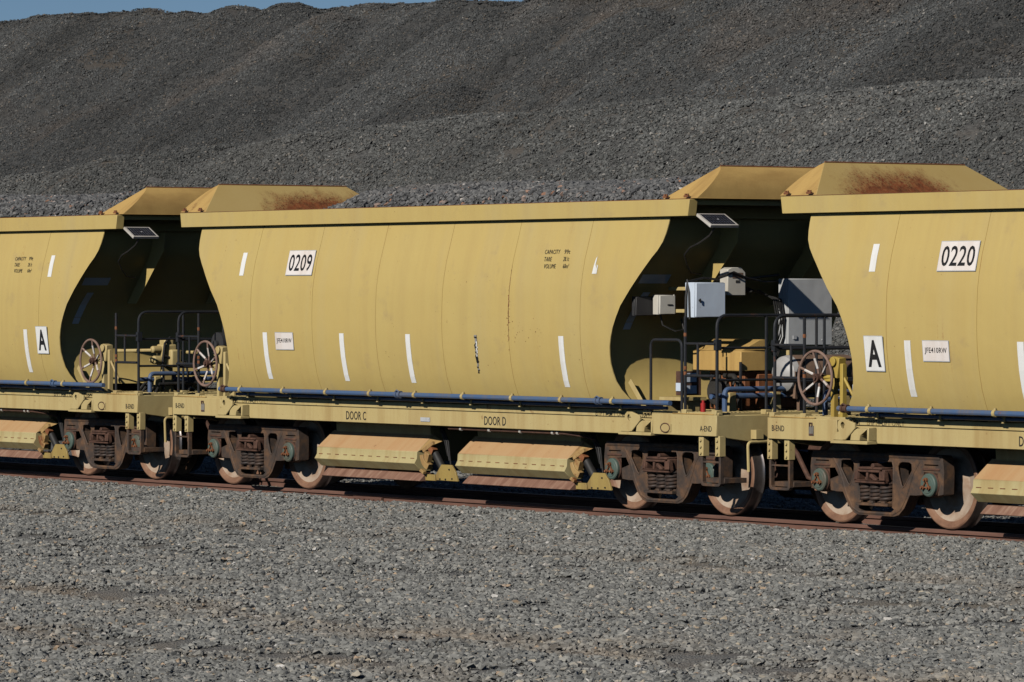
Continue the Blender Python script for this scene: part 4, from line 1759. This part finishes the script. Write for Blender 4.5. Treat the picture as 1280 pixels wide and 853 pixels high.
def wagon_end(w_, body, sx, kind):
    part('post_socket', sockets([(sx * 5.80, -1.345), (sx * 5.25, -1.35), (sx * 5.80, -0.66)], sx), ('yellow_paint_frame',), w_, 0.004, key='sock%d' % sx)
    part('end_handrail', handrail_end(sx, 1.30), ('black_pipe',), w_, key='hre%d' % sx)
    part('side_handrail', handrail_side(sx), ('black_pipe', 'rust'), w_, key='hrs%d' % sx)
    st = part('end_step', steps, ('yellow_paint_frame', 'cast_steel', 'yellow_paint_frame'), w_, 0.003, key='steps', loc=(0 if sx > 0 else -11.40, 0, 0))
    if sx > 0:
        part('uncoupling_lever', cut_lever, ('yellow_paint_frame',), w_, key='cutlever')
        part('safety_chain', chain_geo, ('rust_dark',), w_, key='chain')
    g = G()
    if sx > 0:
        n = 20
        g.box(4.845, 5.03, -1.408, -1.401, 0.945, 1.03)
        g.tube([(4.925 + 0.085 * math.cos(2 * math.pi * i / n), -1.408, 0.988 + 0.05 * math.sin(2 * math.pi * i / n)) for i in range(n)], 0.007, 6, 1, closed=True)
    else:
        g.box(-5.13, -5.05, -1.408, -1.401, 0.965, 1.07, 0)
        g.tube([(-5.115, -1.408, 1.06), (-5.115, -1.41, 1.10), (-5.075, -1.41, 1.10), (-5.075, -1.408, 1.06)], 0.008, 6, 1)
        g.box(-5.125, -5.055, -1.411, -1.406, 0.968, 0.985, 1)
    part('sill_label', g, ('yellow_paint_frame' if sx > 0 else 'tape_worn', 'rust_dark'), w_)
    # air pipes across the platform
    g = G()
    x = sx * 5.30
    g.tube([(x, -1.05, 1.34), (x, 1.2, 1.34)], 0.032, 10)
    g.tube([(x + sx * 0.12, -0.95, 1.16)] + bend((x + sx * 0.12, -0.95, 1.16), (x + sx * 0.12, -0.95, 1.42), (x + sx * 0.12, 0.4, 1.42), 0.07) + [(x + sx * 0.12, 0.9, 1.42)], 0.030, 10)
    g.tube([(x - sx * 0.2, -0.4, 1.42), (x - sx * 0.2, -0.35, 1.30), (x, -0.2, 1.18)], 0.028, 10)
    part('cross_pipe', g, ('blue_pipe',), w_)
    g = G()
    for yy in (-0.78, -0.15, 0.5):
        g.prism([(yy - 0.055, 1.15), (yy + 0.055, 1.15), (yy + 0.045, 1.38), (yy - 0.045, 1.38)], 'x', x - 0.05, x + 0.05)
    part('pipe_bracket', g, ('yellow_paint_frame',), w_, 0.004)
    # tape on the shaded end sheet
    g = G()
    def esheet(pts):
        g.add([(sx * (E_(z) - REC + 0.005), y, z) for y, z in pts], [tuple(range(len(pts)))])
    esheet([(-1.47, 2.60), (-1.07, 2.60), (-1.07, 2.70), (-1.47, 2.70)])
    zs = np.linspace(2.08, 2.50, 6)
    for za, zb in zip(zs[:-1], zs[1:]):
        ya, yb = -1.40 + 0.17 * (za - 2.08), -1.40 + 0.17 * (zb - 2.08)
        esheet([(ya, za), (ya + 0.10, za), (yb + 0.10, zb), (yb, zb)])
    part('reflective_tape', g, ('white_tape',), body, smooth=False)
    if sx > 0:
        for k, (xa, za, xb, zb) in enumerate(((4.14, 1.50, 4.46, 1.17),)):
            g = G()
            dx, dz = xb - xa, zb - za
            n_ = math.hypot(dx, dz)
            ox, oz = -dz / n_ * 0.032, dx / n_ * 0.032
            g.prism([(xa + ox, za + oz), (xb + ox, zb + oz), (xb - ox, zb - oz), (xa - ox, za - oz)], 'y', -1.33 + 0.09 * k, -1.318 + 0.09 * k)
            part('end_brace', g, ('yellow_paint_frame',), w_, 0.003)
    if kind.get('solar'):
        s = part('solar_panel', solar_panel, ('alu_frame', 'solar_cell', 'yellow_paint_frame'), w_, 0.002, key='solar', loc=(sx * 5.62, -1.20, 3.295))
        s.rotation_euler = (0, R(27), 0)
        g = G()
        g.tube([(5.60, -1.20, 3.25), (5.50, -1.22, 3.13), (5.34, -1.24, 3.05), (5.14, -1.22, 3.00), (4.98, -1.18, 2.92), (4.86, -1.05, 2.80), (4.80, -0.95, 2.72), (4.78, -0.8, 2.70)], 0.011, 6)
        part('solar_cable', g, ('rubber_black',), w_)
    if kind.get('wheel') is not None:
        wx = kind['wheel']
        hw = part('brake_wheel', handwheel, ('handwheel_rust', 'handwheel_glint', 'rust_dark'), w_, key='handwheel', loc=(wx, -1.42, 1.585))
        hw.rotation_euler = (0, random.uniform(-0.4, 0.4), 0)
        part('brake_stand', brake_stand(1), (kind.get('stand', 'yellow_paint_frame'),), w_, 0.005, key='bstand' + kind.get('stand', ''), loc=(wx, 0, 0))
    eq = kind.get('equip')
    if eq == 'boxes':
        part('side_gate', gate, ('black_pipe',), w_, key='gate')
        b = part('control_box', cabinet(5.12, 5.32, -1.275, -0.86, 2.22, 2.61), ('white_box',), w_, 0.006)
        g = G()
        g.cyl((5.32, -1.225, 2.41), (5.335, -1.225, 2.41), 0.015, 10)
        g.obox((5.337, -1.225, 2.405), (0.008, 0.012, 0.05))
        part('door_handle', g, ('rubber_black',), b)
        g = G()
        g.tube([(5.16, -1.30, 2.20), (5.16, -1.295, 2.45), (5.16, -1.27, 2.62), (5.10, -1.0, 2.66), (4.9, -0.5, 2.63), (4.8, 0.3, 2.70)], 0.014, 6)
        g.tube([(5.22, -1.288, 2.20), (5.21, -1.29, 2.50), (5.15, -1.27, 2.64)], 0.012, 6)
        part('box_cable', g, ('rubber_black',), w_)
        g = G()
        g.box(4.30, 5.118, -1.05, -0.98, 2.27, 2.31)
        g.box(4.50, 5.118, -1.05, -0.98, 2.52, 2.56)
        part('box_bracket', g, ('yellow_paint_frame',), w_, 0.004)
        # smaller box with chamfered top
        g = G()
        g.prism([(-0.70, 2.465), (-0.45, 2.465), (-0.45, 2.725), (-0.51, 2.78), (-0.64, 2.78), (-0.70, 2.755)], 'x', 5.0, 5.15)
        g.box(4.50, 4.999, -0.62, -0.53, 2.52, 2.58)
        b = part('battery_box', g, ('cream_box',), w_, 0.006)
        g = G()
        g.add([(5.152, -0.635, 2.655), (5.152, -0.485, 2.655), (5.152, -0.485, 2.72), (5.152, -0.635, 2.72)], [(0, 1, 2, 3)], 0)
        g.add([(5.153, -0.59, 2.605), (5.153, -0.53, 2.605), (5.153, -0.53, 2.635), (5.153, -0.59, 2.635)], [(0, 1, 2, 3)], 1)
        part('warning_sticker', g, ('tank_brown', 'dark_box'), b, smooth=False)
        g = G()
        g.tube([(5.0, -0.715, 2.67), (5.16, -0.71, 2.70), (5.166, -0.63, 2.728), (5.166, -0.44, 2.66), (5.05, -0.1, 2.62), (4.9, 0.3, 2.63)], 0.012, 6)
        part('box_cable', g, ('rubber_black',), w_)
        b = part('junction_box', cabinet(4.52, 4.65, -1.28, -1.055, 2.25, 2.47), ('cream_box',), w_, 0.005)
        g = G()
        g.box(4.65, 4.656, -1.17, -1.10, 2.352, 2.366)
        part('sticker', g, ('letter_black',), b)
        part('relay_box', cabinet(4.42, 4.50, -1.50, -1.20, 2.235, 2.455), ('dark_box',), w_, 0.005)
        g = G()
        g.tube([(4.5, -1.16, 2.25), (4.53, -1.15, 2.13), (4.6, -1.02, 2.06), (4.62, -0.92, 2.08), (4.55, -0.9, 2.2)], 0.010, 6)
        part('box_cable', g, ('rubber_black',), w_)
        # valve panel low on the platform with printed plates
        g = G()
        g.box(5.02, 5.12, -1.33, -1.05, 1.35, 1.62, 0)
        vp = part('valve_panel', g, ('rust_dark',), w_, 0.004)
        g = G()
        g.box(5.04, 5.17, -1.345, -1.331, 1.40, 1.49)
        g.box(5.121, 5.127, -1.28, -1.12, 1.50, 1.60)
        g.box(5.121, 5.127, -1.28, -1.12, 1.37, 1.46)
        part('instruction_plate', g, ('white_box',), vp)
        g = G()
        g.box(4.72, 5.18, -1.34, -1.02, 1.29, 1.33)
        g.box(4.74, 4.80, -1.30, -1.06, 1.10, 1.30)
        g.box(5.08, 5.14, -1.30, -1.06, 1.10, 1.30)
        part('panel_shelf', g, ('yellow_paint_frame',), w_, 0.004)
        g = G()
        g.cyl((5.38, -1.22, 1.17), (5.38, -1.22, 1.27), 0.03, 12)
        g.cyl((5.38, -1.22, 1.27), (5.38, -1.22, 1.30), 0.016, 10)
        part('red_valve', g, ('red_paint',), w_)
        # engine housing
        g = G()
        g.prism([(4.36, 1.615), (5.26, 1.615), (5.26, 1.84), (4.36, 1.84)], 'y', -0.60, -0.22)
        g.prism([(-0.60, 1.842), (-0.22, 1.842), (-0.22, 1.97), (-0.34, 1.97)], 'x', 4.36, 5.26)
        eh = part('engine_cover', g, ('orange_yellow',), w_, 0.01)
        g = G()
        g.box(4.55, 5.20, -0.50, 0.25, 1.18, 1.61, 0)
        g.cyl((4.80, -0.62, 1.38), (4.80, -0.50, 1.38), 0.15, 20, 1)
        g.cyl((5.05, -0.64, 1.30), (5.05, -0.50, 1.30), 0.08, 16, 0)
        g.box(5.20, 5.26, -0.35, 0.25, 1.2, 1.58, 0)
        for k in range(4):
            g.tube([(4.62 + 0.14 * k, -0.52, 1.20), (4.64 + 0.14 * k, -0.58, 1.4), (4.60 + 0.15 * k, -0.5, 1.58)], 0.016, 6, 1)
        g.tube([(5.18, -0.55, 1.2), (5.2, -0.6, 1.5), (5.1, -0.58, 1.56), (4.9, -0.56, 1.56)], 0.03, 8, 1)
        part('engine', g, ('engine_rust', 'engine_dark'), w_, 0.006)
        g = G()
        g.cyl((5.28, -0.62, 1.15), (5.28, -0.62, 1.72), 0.017, 8)
        part('lever', g, ('black_pipe',), w_)
        c = (5.38, 0.25, 1.58)
        g = G()
        g.lathe([(0.0, -0.42), (0.08, -0.415), (0.15, -0.39), (0.20, -0.34), (0.215, -0.27)], c, 'y', 28, 0)
        g.lathe([(0.215, -0.27), (0.215, 0.55), (0.0, 0.62)], c, 'y', 28, 1)
        g.lathe([(0.222, -0.02), (0.222, 0.03)], c, 'y', 28, 1)
        part('air_reservoir', g, ('tank_grey', 'tank_brown'), w_)
        g = G()
        for yy in (0.02, 0.6):
            g.prism([(c[0] - 0.2, 1.33), (c[0] + 0.2, 1.33), (c[0] + 0.12, 1.44), (c[0] - 0.12, 1.44)], 'y', yy - 0.03, yy + 0.03)
            g.box(c[0] - 0.2, c[0] - 0.14, yy - 0.03, yy + 0.03, 1.12, 1.34)
            g.box(c[0] + 0.14, c[0] + 0.2, yy - 0.03, yy + 0.03, 1.12, 1.34)
        g.obox((c[0] + 0.20, -0.06, 1.46), (0.04, 0.05, 0.30), (0, 0.12, 0))
        part('reservoir_cradle', g, ('tank_brown',), w_)
        # tall grey cabinet on the far half of the platform
        b = part('switch_cabinet', cabinet(5.00, 5.18, 0.135, 0.77, 1.90, 2.655, 0.004), ('grey_box',), w_, 0.006)
        g = G()
        g.box(5.18, 5.192, 0.20, 0.25, 1.97, 2.01)
        g.cyl((5.18, 0.22, 2.55), (5.192, 0.22, 2.55), 0.008, 8)
        g.cyl((5.18, 0.62, 1.96), (5.192, 0.62, 1.96), 0.008, 8)
        part('door_handle', g, ('sticker_grey',), b)
        g = G()
        rr = random.Random(3)
        for k in range(7):
            y = 0.0 + 0.016 * k
            g.tube([(4.75, -0.15, 2.50 + 0.01 * k), (4.95, y - 0.1, 2.52 - 0.01 * k), (5.1, y + rr.uniform(-.03, .03), 2.42), (5.15, y + rr.uniform(-.05, .03), 2.2), (5.13, y + rr.uniform(-.04, .04), 2.0), (5.0, y, 1.88 - 0.03 * k)], 0.009, 6)
        part('cable_bundle', g, ('rubber_black',), w_)
        g = G()
        g.box(5.06, 5.11, 0.20, 0.25, 1.16, 1.899)
        g.box(5.06, 5.11, 0.66, 0.71, 1.16, 1.899)
        part('cabinet_leg', g, ('yellow_paint_frame',), w_)
    elif eq == 'tank':
        g = G()
        g.box(-4.52, -4.40, -1.30, -0.9, 1.28, 1.52, 0)
        part('valve_panel', g, ('white_box',), w_, 0.004)
    elif eq == 'cylinder':
        g = G()
        g.cyl((-5.30, -1.00, 1.83), (-5.30, 0.4, 1.83), 0.14, 20)
        g.cyl((-5.30, -1.06, 1.83), (-5.30, -0.99, 1.83), 0.155, 20)
        g.cyl((-5.30, -1.10, 1.83), (-5.30, -1.04, 1.83), 0.05, 12)
        part('brake_cylinder', g, ('dark_box',), w_)
        g = G()
        g.tube([(-5.45, -1.0, 1.69), (-4.5, -1.0, 1.70)], 0.022, 8)
        g.tube([(-5.45, -1.0, 1.53), (-4.5, -1.0, 1.54)], 0.020, 8)
        g.prism([(-0.95, 1.15), (-0.80, 1.15), (-0.80, 1.75), (-0.86, 1.82), (-0.92, 1.75)], 'x', -5.02, -4.96)
        part('brake_rod', g, ('yellow_paint_frame',), w_)
    if eq in ('valve', 'valve2'):
        # cast control valve on a pedestal
        g = G()
        cx, cy = 5.30, -0.62
        g.obox((cx, cy, 1.66), (0.22, 0.20, 0.30))
        g.obox((cx, cy, 1.83), (0.16, 0.15, 0.10))
        g.obox((cx + 0.12, cy + 0.05, 1.62), (0.12, 0.16, 0.24))
        g.cyl((cx, cy - 0.24, 1.74), (cx, cy - 0.08, 1.74), 0.048, 14)
        g.cyl((cx, cy - 0.22, 1.60), (cx, cy - 0.08, 1.60), 0.058, 14)
        g.cyl((cx, cy - 0.26, 1.60), (cx, cy - 0.21, 1.60), 0.040, 14)
        part('control_valve', g, ('yellow_paint_frame',), w_, 0.03, segs=2)
        g = G()
        g.prism([(-0.71, 1.14), (-0.53, 1.14), (-0.55, 1.55), (-0.68, 1.55)], 'x', cx - 0.06, cx + 0.04)
        part('valve_pedestal', g, ('yellow_paint_frame',), w_, 0.006)
        g = G()
        g.tube([(cx + 0.10, cy - 0.10, 1.20), (cx + 0.12, cy - 0.13, 1.6), (cx + 0.12, cy - 0.10, 1.82), (cx + 0.05, cy + 0.02, 1.90), (cx - 0.05, cy + 0.15, 1.86)], 0.017, 8)
        g.tube([(cx + 0.12, cy - 0.10, 1.66), (cx + 0.14, cy + 0.04, 1.60), (cx + 0.14, cy + 0.22, 1.58), (cx + 0.14, cy + 0.27, 1.2)], 0.017, 8)
        for k in range(5):
            g.tube([(cx - 0.3 + 0.12 * k, -0.9, 1.16), (cx - 0.28 + 0.1 * k, -0.8, 1.28), (cx - 0.2 + 0.1 * k, -0.6 + 0.1 * k, 1.30), (cx, -0.4 + 0.1 * k, 1.17)], 0.020, 8)
        part('brake_hose', g, ('rubber_black',), w_)
        g = G()
        g.tube([(cx - 0.5, -1.10, 1.72), (cx, -0.85, 1.73)], 0.022, 8)
        g.tube([(4.6, -0.3, 1.70), (5.6, -0.3, 1.70)], 0.022, 8)
        part('brake_rod', g, ('yellow_paint_frame',), w_)


B_W1 = dict(letter='B', solar=True, wheel=4.66, equip='valve')
A_W1 = dict(letter='A')
B_W2 = dict(letter='B', wheel=-5.0, equip='cylinder')
A_W2 = dict(letter='A', solar=True, equip='boxes')
B_W3 = dict(letter='B', wheel=-5.0, equip='tank', stand='yellow_bright')
A_W3 = dict(letter='A')

wagon(X2, 'yellow ballast hopper wagon with number 0209, standing whole in the middle', B_W2, A_W2,
      number='0209', cap_text=True, plate_left=True, torn=True, strips=(-3.21, -1.43, 0.04, 3.22))
wagon(X2 - PITCH, 'yellow ballast hopper wagon cut off at the left edge, lettered A beside its brake wheel', A_W1, B_W1,
      number=None, cap_text=True, a_plate=3.69, strips=(-3.21, -1.43, 0.04, 1.49, 3.22))
wagon(X2 + PITCH, 'yellow ballast hopper wagon with number 0220, cut off at the right edge', B_W3, A_W3,
      number='0220', plate_left=True, a_plate=-3.75, cap_text=True, strips=(-3.21, -1.43, 0.04, 1.49, 3.22))


# ------------------------------------------------------------------ ballast in the hoppers
def load_z(X, Y):
    z = 3.615 + 0.19 * (1 - (Y / 1.35) ** 2) + 0.10 * fbm(X * 0.6 + 4, Y * 0.9, 3)
    z = z - 0.55 * np.clip(np.abs(Y) - 1.18, 0, 1)
    z = z - np.clip(-1.7 - X, 0, 9) * 0.22 - np.clip(X - 4.2, 0, 9) * 0.30
    return z


for xc, lab in ((X2, 'heap of dark grey ballast filling wagon 0209'), (X2 - PITCH, 'heap of grey ballast filling the wagon at the left edge'),
                (X2 + PITCH, 'heap of grey ballast inside wagon 0220')):
    if xc > 5:
        f = lambda X, Y: load_z(X, Y) - 0.25
    elif xc < -10:
        f = lambda X, Y: load_z(np.abs(X) * 0 + np.minimum(X, 3.8), Y) - np.clip(X - 4.1, 0, 9) * 0.25 + 0.05
    else:
        f = load_z
    me = grid_mesh('ballast_load', np.linspace(-4.75, 4.75, 80), np.linspace(-1.372, 1.372, 24), f, 'bed_load',
                   lambda X, Y: np.where(np.abs(Y) < 1.345, 1.0, 0.0))
    o = terrain('ballast_load', me)
    o.location = (xc, 0, 0)
    scatter(o, CL_FEW, 'stone_load', 420.0, 5, 0.8, 1.15)
    tag(o, lab, 'ballast', 'ballast loads in the hoppers', kind='stuff')
